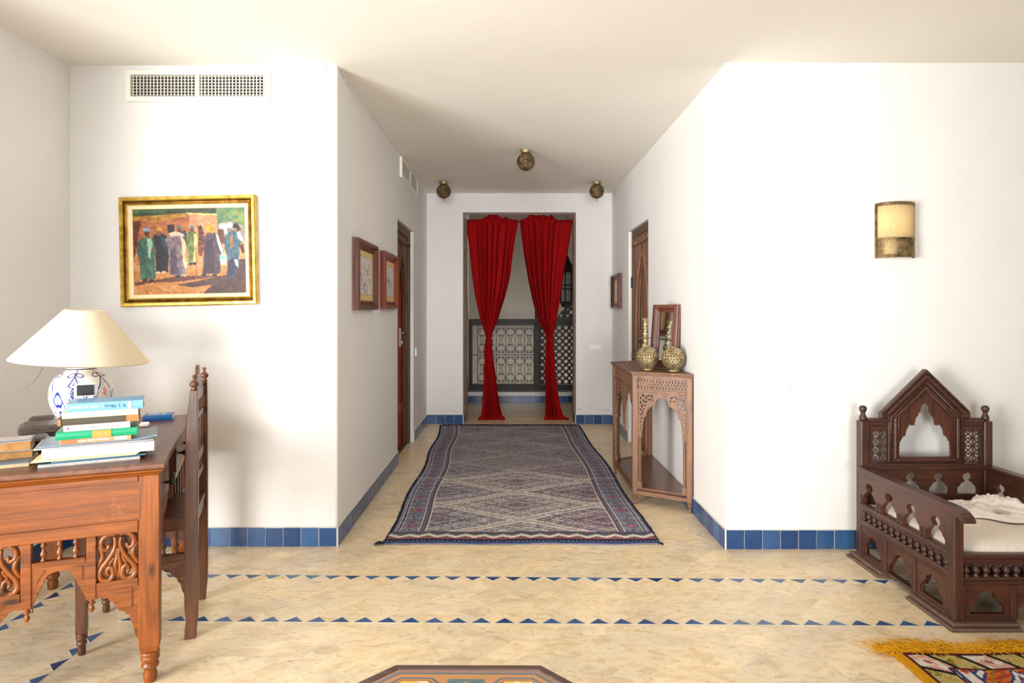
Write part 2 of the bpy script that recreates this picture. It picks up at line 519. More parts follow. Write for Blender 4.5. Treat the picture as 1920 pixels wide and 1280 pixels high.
# room side walls with the windows that light it
b = MB()
WY0, WY1, WZ0, WZ1 = -1.3, 2.3, 0.08, 2.42
b.box(XROOM0 - .13, XROOM0, YROOM, WY0, 0, HC); b.box(XROOM0 - .13, XROOM0, WY1, YFL, 0, HC)
b.box(XROOM0 - .13, XROOM0, WY0, WY1, 0, WZ0); b.box(XROOM0 - .13, XROOM0, WY0, WY1, WZ1, HC)
jag(b, [(XROOM0, 3.40, 1.06), (XROOM0, 3.30, 0.95), (XROOM0, 3.18, 0.90), (XROOM0, 3.12, 0.80)], 0.0012, 1, 0.006, 0)
struct(b.build('wall_left', [M_WALL, M_CRACK]))
sbox('wall_right', (XROOM1, XROOM1 + .13, YROOM, YFR, 0, HC), M_WALL)
b = MB()
RX0, RX1, RZ0, RZ1 = -1.6, 3.6, 0.2, 2.5
b.box(XROOM0, RX0, YROOM - .13, YROOM, 0, HC); b.box(RX1, XROOM1, YROOM - .13, YROOM, 0, HC)
b.box(RX0, RX1, YROOM - .13, YROOM, 0, RZ0); b.box(RX0, RX1, YROOM - .13, YROOM, RZ1, HC)
struct(b.build('wall_rear', M_WALL))
b = MB()
for y in (WY0, (WY0 + WY1) / 2 - .025, WY1 - .05): b.box(XROOM0 - .11, XROOM0 - .07, y, y + .05, WZ0, WZ1)
for z in (WZ0, WZ1 - .05): b.box(XROOM0 - .11, XROOM0 - .07, WY0, WY1, z, z + .05)
struct(b.build('window_1', W_DOORF['z']))
b = MB()
for k in range(5):
    x = RX0 + (RX1 - RX0 - .06) * k / 4; b.box(x, x + .06, YROOM - .11, YROOM - .07, RZ0, RZ1)
for z in (RZ0, RZ1 - .06): b.box(RX0, RX1, YROOM - .11, YROOM - .07, z, z + .06)
struct(b.build('window_2', W_DOORF['z']))

# landing and stairwell beyond the curtained opening
YR = 9.30
sbox('wall_landing_left', (-0.72, -0.60, YB + .18, YR + .10, 0, 2.78), M_WALL)
sbox('wall_landing_right', (1.95, 2.07, YB + .18, YR + .10, 0, 2.78), M_WALL)
sbox('wall_landing_front', (XR, 1.95, YB + .17, YB + .18, 0, 2.78), M_WALL)
sbox('ceiling_landing', (-0.72, 2.07, YB + .18, YR + .12, 2.78, 2.88), M_CEIL)
sbox('floor_landing_curb', (-0.60, 1.95, 9.165, 9.42, -0.3, 0.15), M_WALL)
sbox('wall_stairwell_back', (-2.2, 3.6, 11.6, 11.72, -2.8, 3.95), M_HALL)
sbox('wall_stairwell_left', (-2.2, -2.08, 9.42, 11.6, -2.8, 3.95), M_HALL)
sbox('wall_stairwell_right', (3.48, 3.6, 9.42, 11.6, -2.8, 3.95), M_HALL)
sbox('wall_stairwell_front', [(-2.2, 3.6, 9.30, 9.42, 2.88, 3.95), (-2.2, 3.6, 9.30, 9.42, -2.8, -0.3), (-2.2, -0.72, 9.30, 9.42, -0.3, 2.88), (2.07, 3.6, 9.30, 9.42, -0.3, 2.88)], M_HALL)
sbox('floor_stairwell', (-2.2, 3.6, 9.3, 11.72, -2.9, -2.8), M_FLOOR)
sbox('ceiling_stairwell', [(-2.2, 3.6, 9.3, 11.72, 3.95, 4.05)], M_HALL)

# ------------------------------------------------------------ blue tile skirting
BLUES = [srgb(42, 82, 134), srgb(36, 74, 124), srgb(50, 90, 140), srgb(38, 77, 128), srgb(56, 96, 144), srgb(32, 68, 116)]
def skirting(name, runs, h=0.105, z0=0.0, w=0.1, t=0.012):
    """runs: (x0,y0,x1,y1,nx,ny) with the outward normal"""
    b = MB()
    for (x0, y0, x1, y1, nx, ny) in runs:
        Ln = math.hypot(x1 - x0, y1 - y0); n = max(1, round(Ln / w)); dx, dy = (x1 - x0) / Ln, (y1 - y0) / Ln
        g = 0.0016
        def slab(s0, s1, a0, a1, za, zb, mi):
            P = lambda s, a, z: (x0 + dx * s + nx * a, y0 + dy * s + ny * a, z)
            vs = [P(s0, a0, za), P(s1, a0, za), P(s1, a1, za), P(s0, a1, za), P(s0, a0, zb), P(s1, a0, zb), P(s1, a1, zb), P(s0, a1, zb)]
            fs = [(0, 3, 2, 1), (4, 5, 6, 7), (0, 1, 5, 4), (1, 2, 6, 5), (2, 3, 7, 6), (3, 0, 4, 7)]
            if (dx * ny - dy * nx) < 0: fs = [f[::-1] for f in fs]
            b.add(vs, fs, False, mi)
        b.col = (1, 1, 1, 1)
        slab(0, Ln, 0.0, t * 0.75, z0, z0 + h + 0.003, 1)
        for k in range(n):
            c = random.choice(BLUES); q = random.uniform(0.85, 1.12)
            b.col = (c[0] * q, c[1] * q, c[2] * q, 1)
            s0, s1 = Ln * k / n + g, Ln * (k + 1) / n - g
            slab(s0, s1, 0.0, t + random.uniform(-.0015, .001), z0 + 0.001, z0 + h + random.uniform(-.002, .001), 0)
    return struct(b.build(name, [M_TILE, M_GROUT], bevel=0.0012))
skirting('baseboard_left', [(XROOM0, YFL, XL, YFL, 0, -1), (XL, YFL - .012, XL, D0, 1, 0)])
skirting('baseboard_passage_left', [(XL, D1, XL, YB, 1, 0)])
skirting('baseboard_back', [(XL + .012, YB, OX0 + .0, YB, 0, -1), (OX0, YB - .012, OX0, YB + .18, 1, 0), (OX1, YB, XR - .012, YB, 0, -1), (OX1, YB - .012, OX1, YB + .18, -1, 0)])
skirting('baseboard_right', [(XR, YFR, XROOM1, YFR, 0, -1), (XR, YFR - .012, XR, D0, -1, 0)])
skirting('baseboard_passage_right', [(XR, D1, XR, YB, -1, 0)])
skirting('baseboard_side', [(XROOM0, YROOM, XROOM0, YFL - .012, 1, 0)])
skirting('baseboard_landing', [(-0.60, 9.165, 1.95, 9.165, 0, -1)], h=0.095, w=0.155)

# ------------------------------------------------------------ inlaid blue triangles in the floor
b = MB()
def tri_line(p0, p1, side, step=0.1, base=0.082, hgt=0.043):
    """triangles with their base on the line p0-p1, apex to the given side"""
    Ln = math.hypot(p1[0] - p0[0], p1[1] - p0[1]); dx, dy = (p1[0] - p0[0]) / Ln, (p1[1] - p0[1]) / Ln
    nx, ny = -dy * side, dx * side
    n = int(Ln / step)
    for k in range(n):
        s = step * (k + 0.5)
        def tri(e, z, mi):
            h = base / 2 + e * 1.6
            A = (p0[0] + dx * (s - h) - nx * e * .5, p0[1] + dy * (s - h) - ny * e * .5); B = (p0[0] + dx * (s + h) - nx * e * .5, p0[1] + dy * (s + h) - ny * e * .5)
            C = (p0[0] + dx * s + nx * (hgt + e), p0[1] + dy * s + ny * (hgt + e))
            b.plate([A, B, C], (), -0.004, z, 'xy', mi)
        b.col = (1, 1, 1, 1); tri(0.0045, 0.0006, 1)
        c = random.choice(BLUES); q = random.uniform(.85, 1.15)
        b.col = (c[0] * q, c[1] * q, c[2] * q, 1); tri(0.0, 0.0010, 0)
L1 = lambda x: 3.150 - 0.0195 * x
L2 = lambda x: 2.685 - 0.0126 * x
tri_line((-2.13, L1(-2.13)), (2.45, L1(2.45)), -1)
tri_line((-1.67, L2(-1.67)), (2.01, L2(2.01)), 1)
tri_line((-2.13, 3.19), (-2.11, 0.8), 1)
tri_line((-1.67, 2.62), (-1.69, 0.8), -1)
tri_line((2.01, 2.57), (2.01, 0.8), 1)
tri_line((2.45, 3.05), (2.45, 0.8), -1)
struct(b.build('trim_1', [M_TILE, M_GROUT]))

# ------------------------------------------------------------ doors
def arch_half(y0, y1, z0, zs, za, n=10, mode='ogee'):
    """pointed arch outline between y0 and y1, spring zs, apex za"""
    c = (y0 + y1) / 2; w = (y1 - y0) / 2
    pts = [(y0, z0), (y0, zs)]
    for i in range(1, n):
        t = i / n
        pts.append((y0 + w * t ** 1.7, zs + (za - zs) * (t ** 0.75)))
    pts.append((c, za))
    for i in range(n - 1, 0, -1):
        t = i / n
        pts.append((y1 - w * t ** 1.7, zs + (za - zs) * (t ** 0.75)))
    pts += [(y1, zs), (y1, z0)]
    return pts
def make_door(name, xw, s, panel_w, leaf_w, leaf_back, leaf_open):
    """door in a passage wall; s=+1 left wall (faces +x), -1 right wall"""
    d = bpy.data.objects.new(name, None); COL.objects.link(d); d.location = (xw, (D0 + D1) / 2, 0); struct(d)
    W = (D1 - D0) / 2 - 0.002
    H = DH - 0.002
    def X(a, c):  # depth behind wall face
        p, q = -s * a, -s * c
        return (min(p, q), max(p, q))
    f = MB()
    x = X(0.03, 0.10)
    f.box(x[0], x[1], -W, -W + .07, 0, H); f.box(x[0], x[1], W - .07, W, 0, H); f.box(x[0], x[1], -W + .07, W - .07, H - .07, H)
    f.build('frame', W_DOORF['z'], d, bevel=.004)
    w = W - .07; h = H - .07
    p = MB()
    arch = arch_half(-w + .12, w - .12, 0.02, 1.25, 1.92)
    x = X(0.045, 0.075)
    p.plate([(-w, 0.002), (-w, h), (w, h), (w, 0.002)][::-1], [[(a, z + 0.0) for a, z in arch]], x[0], x[1], 'yz')
    # raised moulding that follows the arch, a carved header beam and small knuckles
    xm = -s * 0.043
    p.tube([(xm, a, z) for a, z in arch], 0.014, 6)
    p.tube([(xm, a * 1.13, z + 0.045 * (z > 1.2)) for a, z in arch], 0.006, 5)
    p.build('carved_panel', panel_w['z'], d)
    q = MB()
    x2 = X(0.02, 0.05)
    q.tube([(-s * 0.035, -w + .03 + (2 * w - .06) * k / 16, 1.985 + 0.012 * math.sin(k * 1.9)) for k in range(17)], [0.022 + 0.008 * math.sin(k * 1.9 + 1) for k in range(17)], 8)
    q.build('carved_header', panel_w['y'], d)
    l = MB()
    x = X(leaf_back, leaf_back + 0.03)
    n = 5
    for k in range(n):
        a0 = -w + 2 * w * k / n; a1 = -w + 2 * w * (k + 1) / n - 0.003
        l.box(x[0], x[1], a0, a1, 0.005, H - .005)
    for z in (0.35, 1.05, 1.75): l.box(min(x[0], x[0] + s * .0), x[1] + (0.012 if s > 0 else 0), -w + .02, w - .02, z, z + .09) if s > 0 else l.box(x[0] - .012, x[1], -w + .02, w - .02, z, z + .09)
    lo = l.build('leaf', leaf_w['z'], d, bevel=.003)
    return d, lo, w
d1, leaf1, w1 = make_door('door_1', XL, 1, W_DOORF, W_RED, 0.082, False)
k = MB(); k.box(-0.078, -0.064, 0.06, 0.11, 0.98, 1.16); k.lathe([(0.0, -.012), (0.022, -.008), (0.024, 0.01), (0.008, 0.014)], (-0.06, 0.085, 1.02), 10, 'x')
k.tube([(-0.066, 0.085, 1.11), (-0.045, 0.085, 1.11), (-0.045, 0.15, 1.11)], 0.007, 6)
k.build('latch', mat_new('latch_metal', srgb(190, 186, 180), 0.35, 0.6), leaf1)
d2, leaf2, w2 = make_door('door_2', XR, -1, W_DOOR, W_DOOR, 0.082, False)
k = MB(); k.box(0.066, 0.078, 0.05, 0.30, 1.01, 1.03); k.lathe([(0.0, 0), (0.016, 0.004), (0.01, 0.02)], (0.06, 0.2, 1.02), 8, 'x')
k.build('bolt', M_IRON, leaf2)
k = MB(); k.box(0.018, 0.045, 0.385, 0.425, 1.55, 1.66); k.build('hinge', M_IRON, d2)

# small plastic switches
def switch(name, label, loc, rz, w, h, n, group=None):
    t = thing(name, label, 'light switch', loc, rz)
    b = MB(); b.box(-w / 2, w / 2, -0.008, 0, -h / 2, h / 2); b.build('plate', M_PLASTIC, t, bevel=0.003)
    iw = (w - 0.016) / n
    for k in range(n):
        c = MB(); x = -w / 2 + .008 + iw * k
        c.taper((x + .002, x + iw - .002, -0.014, -0.008, -h / 2 + .012), (x + .002, x + iw - .002, -0.0105, -0.008, h / 2 - .012))
        c.build('rocker', M_PLASTIC, t, bevel=0.0015)
    return t
switch('light_switch', 'white double rocker switch on the bright wall left of the carved daybed', (PX(1455, YFR), YFR, PZ(732, YFR)), 0, 0.148, 0.076, 2)
switch('light_switch', 'small three-gang switch on the end wall right of the red curtains', (PX(1117, YB), YB, PZ(651, YB)), 0, 0.135, 0.058, 3)
switch('light_switch', 'narrow switch beside the open brown door in the left passage wall', (XL, 6.56, PZ(660, 6.56)), PI / 2, 0.075, 0.085, 1)

# ------------------------------------------------------------ air grilles
def grille(name, label, loc, rz, w, h, nv, nh):
    t = thing(name, label, 'air vent', loc, rz)
    b = MB(); m = 0.028
    b.plate([(-w / 2, -h / 2), (w / 2, -h / 2), (w / 2, h / 2), (-w / 2, h / 2)],
            [[(-w / 2 + m, -h / 2 + m), (-0.008, -h / 2 + m), (-0.008, h / 2 - m), (-w / 2 + m, h / 2 - m)],
             [(0.008, -h / 2 + m), (w / 2 - m, -h / 2 + m), (w / 2 - m, h / 2 - m), (0.008, h / 2 - m)]], -0.022, 0.0)
    b.build('frame', M_WHITE, t, bevel=0.002)
    k = MB(); k.box(-w / 2 + m, w / 2 - m, -0.0035, -0.0005, -h / 2 + m, h / 2 - m); k.build('duct_shade_plate', M_BLACKV, t)  # black plate: the duct's inner shade put into colour, no hollow behind
    s = MB()
    for i in range(nh):
        z = -h / 2 + m + (h - 2 * m) * (i + .5) / nh
        s.taper((-w / 2 + m, w / 2 - m, -0.021, -0.013, z - .0022), (-w / 2 + m, w / 2 - m, -0.020, -0.012, z - .0002))
    s.build('slats', M_WHITE, t, label='thin white horizontal slats')
    s = MB()
    for sx in (-1, 1):
        for i in range(nv):
            x = sx * 0.008 + sx * (w / 2 - m - .008) * (i + .5) / nv
            s.box(x - .0024, x + .0024, -0.010, -0.004, -h / 2 + m, h / 2 - m)
    s.build('blades', M_WHITE, t, label='upright white blades behind the slats')
    return t
x0, x1 = PX(239, YFL), PX(508, YFL); z0, z1 = PZ(192, YFL), PZ(133, YFL)
grille('air_vent', 'wide white air vent above the gold-framed painting', ((x0 + x1) / 2, YFL, (z0 + z1) / 2), 0, x1 - x0, z1 - z0, 19, 7)
grille('air_vent', 'white air vent high on the left passage wall near the brown door', (XL, 6.10, 2.595), PI / 2, 0.98, 0.185, 20, 7)
# ------------------------------------------------------------ carved desk (end panel faces the camera)
DTH = math.radians(22.5); DO = (-1.2236, 2.247)
DTOP = 0.785
def desk_pt(x, y, z=DTOP):
    p = rot2((x, y), DTH); return (DO[0] + p[0], DO[1] + p[1], z)
DW, DL = 0.626, 1.12
def mirror(half, cx=0.0):
    """half outline with dx>=0 from apex down -> full closed loop"""
    return [(cx - a, z) for a, z in half[::-1]] + [(cx + a, z) for a, z in half if a > 1e-6]
def turned_foot(b, x, y, z0, z1, r, seg=14):
    h = z1 - z0
    b.lathe([(r * .55, 0), (r * .72, h * .04), (r * .78, h * .25), (r * .62, h * .42), (r * .95, h * .5), (r * 1.0, h * .56), (r * .82, h * .62), (r * .78, h * .66),
             (r * 1.02, h * .72), (r * 1.06, h * .8), (r * .95, h * .86), (r * 1.05, h * .92), (r * 1.0, h)], (x, y, z0), seg)
def spindle_prof(h, r):
    return [(r * .7, 0), (r * .9, h * .04), (r * .55, h * .12), (r * .5, h * .2), (r * .95, h * .32), (r * 1.0, h * .4), (r * .6, h * .52), (r * .42, h * .62), (r * .62, h * .74), (r * .95, h * .82), (r * .5, h * .9), (r * .8, h * .97), (r * .7, h)]

def spindle_row(name, parent, pts, h, r, mat, seg=10):
    """identical turned spindles, each an object of its own sharing one mesh"""
    b = MB(); b.lathe(spindle_prof(h, r), (0, 0, 0), seg)
    first = None
    for p in pts:
        if first is None: o = first = b.build(name, mat, parent)
        else:
            o = first.copy(); COL.objects.link(o); o.parent = parent
        o.location = p

desk = thing('carved_desk', 'orange-brown carved wooden desk with scroll panels, piled with books under the lamp', 'desk', (DO[0], DO[1], 0), DTH)
b = MB(); b.box(-DW - .012, 0.006, -0.006, DL + .012, 0.764, DTOP)
b.build('desk_top', W_DTOP, desk, bevel=.004)
b = MB()
b.box(-DW - .006, 0.0, 0.0, DL + .006, 0.752, 0.7635)
b.box(-DW + .002, -0.008, 0.008, DL, 0.742, 0.7515)
b.build('top_moulding', W_DESK['x'], desk, bevel=.005)
# corner legs: square above, turned feet below
for (lx, ly) in ((-0.08, 0.012), (-DW + .012, 0.012), (-0.08, DL - .07), (-DW + .012, DL - .07)):
    b = MB()
    w = 0.066
    b.loft([(lx + .006, lx + w - .006, ly + .005, ly + .053, 0.112), (lx, lx + w, ly, ly + 0.058, 0.135), (lx, lx + w, ly, ly + 0.058, 0.742)])
    turned_foot(b, lx + w / 2 + .0, ly + .029, 0.0, 0.112, 0.03)
    b.build('leg', W_DESK['z'], desk, bevel=.003)
EY0, EY1 = 0.012, 0.036       # end frame depth
def end_panel(y0, y1, cxm, full=True):
    """carved end, as seen from the camera"""
    xl, xr = -DW + .078, -0.08
    b = MB()
    b.box(xl, xr, y0, y1, 0.720, 0.742); b.box(xl, xr, y0, y1, 0.545, 0.587)
    b.box(-0.236, -0.206, y0, y1, 0.330, 0.545); b.box(-0.420, -0.390, y0, y1, 0.330, 0.545)
    b.box(-0.206, xr, y0, y1, 0.356, 0.385); b.box(xl, -0.420, y0, y1, 0.356, 0.385)
    b.box(-0.390, -0.236, y0, y1, 0.462, 0.480)
    b.build('end_rails', W_DESK['x'], desk, bevel=.0025)
    b = MB(); b.box(xl, xr, y0 + .007, y1 - .004, 0.587, 0.720)
    b.build('end_board', W_DESK['x'], desk)
    spindle_row('spindle', desk, [(-0.267 - .046 * k, (y0 + y1) / 2, 0.480) for k in range(3)], 0.065, 0.0105, W_DESK['z'])
    # central scalloped arch
    b = MB(); cx = -0.313
    half = [(0, .443), (.018, .441), (.034, .432), (.042, .420), (.046, .405), (.050, .402), (.054, .385), (.060, .380), (.064, .362), (.070, .356), (.0765, .330)]
    out = [(cx - .077, .462), (cx - .077, .312)] + [(cx - a, z) for a, z in half[::-1]] + [(cx + a, z) for a, z in half if a > 0] + [(cx + .077, .312), (cx + .077, .462)]
    b.plate(out, (), y0 + .004, y1 - .004)
    for sx in (-1, 1):
        b.plate([(cx + sx * .040, .452), (cx + sx * .066, .452), (cx + sx * .066, .405), (cx + sx * .058, .425)], (), y0 + .001, y0 + .0045)
    b.build('central_arch', W_DESK['x'], desk)
    # side brackets stepping down to the legs
    b = MB()
    st = [(-.206, .356), (-.206, .330), (-.190, .332), (-.172, .326), (-.165, .312), (-.158, .313), (-.152, .298), (-.146, .298), (-.140, .280), (-.122, .272), (-.120, .262), (-.108, .258), (-.104, .238), (-.098, .225), (-.094, .208), (-.090, .180), (-.082, .172), (-.080, .150), (-.079, .356)]
    b.plate(st, (), y0 + .003, y1 - .003)
    b.plate([(-.165, .350), (-.100, .352), (-.100, .285), (-.110, .305), (-.135, .318), (-.140, .335)], (), y0 - .0005, y0 + .0035)
    b.build('side_bracket', W_DESK['x'], desk)
    b = MB()
    st2 = [(-DW - x, z) for x, z in st]
    b.plate(st2, (), y0 + .003, y1 - .003)
    b.plate([(-DW - x, z) for x, z in [(-.165, .350), (-.100, .352), (-.100, .285), (-.110, .305), (-.135, .318), (-.140, .335)]], (), y0 - .0005, y0 + .0035)
    b.build('side_bracket', W_DESK['x'], desk)
    for px_ in (-0.221, -0.405):
        b = MB(); b.lathe([(.002, -.046), (.006, -.042), (.009, -.034), (.006, -.024), (.005, -.020), (.011, -.014), (.007, -.008), (.011, -.003), (.0115, 0.0)], (px_, (y0 + y1) / 2, 0.330), 12)
        b.build('pendant', W_DESK['z'], desk)
    # scroll carvings
    for (xa, xb) in ((-0.206, -0.080), (xl, -0.420)):
        b = MB(); cxp = (xa + xb) / 2; hw = (xb - xa) / 2
        yy = (y0 + y1) / 2
        b.box(xa, xb, y1 - .006, y1 - .003, .385, .392); b.box(xa, xb, y1 - .006, y1 - .003, .538, .545)
        for sx in (-1, 1):
            def T(u, v, d=0.0): return (cxp + sx * u * hw, yy + d, .385 + v * .16)
            S1 = [(.10, .97), (.35, 1.0), (.62, .96), (.80, .84), (.72, .70), (.50, .68), (.42, .78)]
            S2 = [(.16, .93), (.12, .78), (.22, .62), (.45, .46), (.70, .33), (.85, .2), (.82, .07), (.6, .0), (.35, .02), (.22, .12), (.28, .26), (.45, .28), (.52, .18), (.42, .12)]
            S3 = [(.95, .78), (.78, .66), (.72, .52), (.86, .40), (.96, .30)]
            S4 = [(.06, .70), (.04, .5), (.12, .34), (.10, .2), (.04, .08)]
            S5 = [(.2, .5), (.28, .42), (.40, .36), (.34, .30)]
            for S, r0 in ((S1, .010), (S2, .0105), (S3, .009), (S4, .008), (S5, .0065)):
                P = []
                for i in range(len(S) - 1):
                    for k in range(3):
                        t = k / 3
                        p0 = S[max(i - 1, 0)]; p1 = S[i]; p2 = S[i + 1]; p3 = S[min(i + 2, len(S) - 1)]
                        P.append(tuple(.5 * ((2 * p1[j]) + (-p0[j] + p2[j]) * t + (2 * p0[j] - 5 * p1[j] + 4 * p2[j] - p3[j]) * t * t + (-p0[j] + 3 * p1[j] - 3 * p2[j] + p3[j]) * t ** 3) for j in range(2)))
                P.append(S[-1])
                n = len(P)
                b.tube([T(u, v) for u, v in P], [r0 * (.55 + .45 * math.sin(PI * (i + .6) / (n + .2))) for i in range(n)], 6, flat=1.0)
        b.build('scroll_carving', W_DESK['z'], desk)
end_panel(EY0, EY1, -0.313)
# far end, plainer
b = MB(); b.box(-DW + .078, -.08, DL - .036, DL - .014, 0.50, 0.742)
b.build('far_end_board', W_DESK['x'], desk)
# chair side: two drawer pedestals and the kneehole between them, and the closed long side
b = MB()
b.box(-0.60, -0.024, 0.30, 0.306, 0.60, 0.742); b.box(-0.60, -0.024, 0.58, 0.586, 0.50, 0.742)
b.box(-0.60, -0.024, 0.042, 0.30, 0.598, 0.606); b.box(-0.60, -0.024, 0.586, DL - .07, 0.60, 0.608)
b.box(-DW + .02, -DW + .034, 0.07, DL - .07, 0.50, 0.742)
b.box(-0.60, -0.03, 0.042, DL - .07, 0.735, 0.741)
b.build('carcase', W_DESK['y'], desk)
for (ya, yb) in ((0.074, 0.298), (0.590, 0.86), (0.866, DL - .074)):
    b = MB(); b.box(-0.030, -0.014, ya, yb, 0.612, 0.734); b.box(-0.55, -0.030, ya + .01, yb - .01, 0.62, 0.70)
    dr = b.build('drawer', W_CHAIR['y'], desk, bevel=.002)
    k = MB(); k.lathe([(.004, 0), (.006, .006), (.005, .012), (.011, .018), (.015, .026), (.012, .034), (.0, .037)], (-0.014, (ya + yb) / 2 - .01, 0.672), 12, 'x')
    k.build('knob', W_DARK['x'], dr)
b = MB(); b.box(-0.036, -0.018, 0.586, DL - .07, 0.575, 0.600); b.build('side_rail', W_DESK['y'], desk, bevel=.002)
b = MB(); b.box(-0.036, -0.018, 0.07, .30, 0.575, 0.600)
b.plate([(0.07, 0.575), (0.30, 0.575), (0.30, .560), (.27, .545), (.2, .54), (.16, .50), (.13, .49), (.11, .44), (.09, .40), (.07, .34)], (), -0.032, -0.020, 'yz')
b.build('side_apron', W_DESK['y'], desk, bevel=.002)
for k in range(4):
    b = MB(); y = .62 + .115 * k; b.box(-.034, -.020, y, y + .022, .4355, .5745); b.build('upright_bar', W_CHAIR['z'], desk, bevel=.002)
b = MB(); b.box(-0.036, -0.018, 0.586, DL - .07, 0.415, 0.435); b.build('side_rail', W_CHAIR['y'], desk)

# ------------------------------------------------------------ chair
CTH = math.radians(20); CO = (-1.255, 2.562)
chair = thing('carved_chair', 'dark brown carved wooden chair with turned finials, drawn up to the desk', 'chair', (CO[0], CO[1], 0), CTH)
CW = 0.405
def chair_post(y0):
    b = MB()
    w = 0.036
    segs = [(-.052, -.010, 0.0), (-.050, -.008, .04), (-.046, -.004, .075), (-.052, -.002, .13), (-.052, -.002, .60), (-.046, -.002, .85), (-.030, -.004, 1.0)]
    b.loft([(c[0], c[1], y0 + (0.003 if c[2] > .99 else 0), y0 + w - (0.003 if c[2] > .99 else 0), c[2]) for c in segs])
    p = b.build('back_post', W_CHAIR['z'], chair, bevel=.002)
    k = MB(); k.lathe([(.012, 0), (.014, .004), (.008, .009), (.017, .018), (.019, .026), (.012, .036), (.006, .040), (.005, .050), (.008, .053), (.008, .060), (.0, .062)], (-.017, y0 + w / 2, 1.0), 14)
    k.build('finial', W_CHAIR['z'], p)
    return p
chair_post(0.0); chair_post(CW - .036)
ya, yb = 0.036, CW - .036
b = MB(); ym = CW / 2
for z0, z1 in ((0.940, 0.985), (0.862, 0.885), (0.680, 0.717), (0.605, 0.630)):
    b = MB(); b.box(-.036, -.016, ya, yb, z0, z1)
    b.build('back_rail', W_CHAIR['y'], chair, bevel=.002)
b = MB()
b.plate([(ya, .985), (yb, .985), (yb - .01, .998), (yb - .06, 1.012), (ym + .06, 1.035), (ym + .05, 1.048), (ym + .03, 1.052), (ym + .022, 1.078), (ym, 1.088), (ym - .022, 1.078), (ym - .03, 1.052), (ym - .05, 1.048), (ym - .06, 1.035), (ya + .06, 1.012), (ya + .01, .998)], (), -.032, -.018, 'yz')
b.build('crest', W_CHAIR['y'], chair, bevel=.002)
for zb, zt in ((0.885, 0.940), (0.630, 0.680)):
    spindle_row('back_spindle', chair, [(-.026, ya + (yb - ya) * (k + .5) / 9, zb) for k in range(9)], zt - zb, .008, W_CHAIR['z'], 8)
for k in range(4):
    y = ya + (yb - ya) * (k + .5) / 4
    b = MB(); b.box(-.033, -.019, y - .017, y + .017, .717, .862)
    b.build('back_slat', W_CHAIR['z'], chair, bevel=.002)
b = MB(); b.box(-.43, -.010, 0.004, CW - .004, 0.476, 0.494)
b.build('seat', W_CHAIR['x'], chair, bevel=.004)
for y0 in (0.010, CW - .030):
    b = MB()
    b.box(-.40, -.050, y0, y0 + .02, 0.438, 0.476); b.box(-.40, -.050, y0, y0 + .02, 0.315, 0.345)
    def bracket(s, e):
        return [(s, .315), (e, .315), (e + (s - e) * .5, .292), (e + (s - e) * .62, .276), (e + (s - e) * .70, .272), (e + (s - e) * .76, .255), (e + (s - e) * .82, .25), (e + (s - e) * .86, .23), (e + (s - e) * .9, .225), (e + (s - e) * .93, .20), (s, .17)]
    for s, e in ((-.050, -.225), (-.392, -.225)):
        pts = bracket(s, e)
        holes = []
        for t_, z in ((.60, .298), (.70, .288), (.80, .275), (.87, .258), (.93, .240)):
            x = e + (s - e) * t_; holes.append([(x + .004 * math.cos(a), z + .004 * math.sin(a)) for a in [i * PI / 3 for i in range(6)]])
        b.plate(pts, holes, y0 + .004, y0 + .016)
    b.build('side_frame', W_CHAIR['x'], chair, bevel=.0015)
b = MB(); b.box(-.036, -.016, .036, CW - .036, 0.43, 0.476); b.build('seat_rail', W_CHAIR['y'], chair, bevel=.0015)
b = MB(); b.box(-.405, -.385, .036, CW - .036, 0.43, 0.476); b.build('seat_rail', W_CHAIR['y'], chair, bevel=.0015)
for y0 in (0.020, CW - .020):
    spindle_row('side_spindle', chair, [(-.082 - .045 * k, y0, .345) for k in range(7)], .093, .010, W_CHAIR['z'], 8)
for y0 in (0.0, CW - .036):
    b = MB(); b.box(-.425, -.389, y0, y0 + .036, 0.085, 0.476); turned_foot(b, -.407, y0 + .018, 0, .085, .019, 12)
    b.build('front_leg', W_CHAIR['z'], chair, bevel=.002)

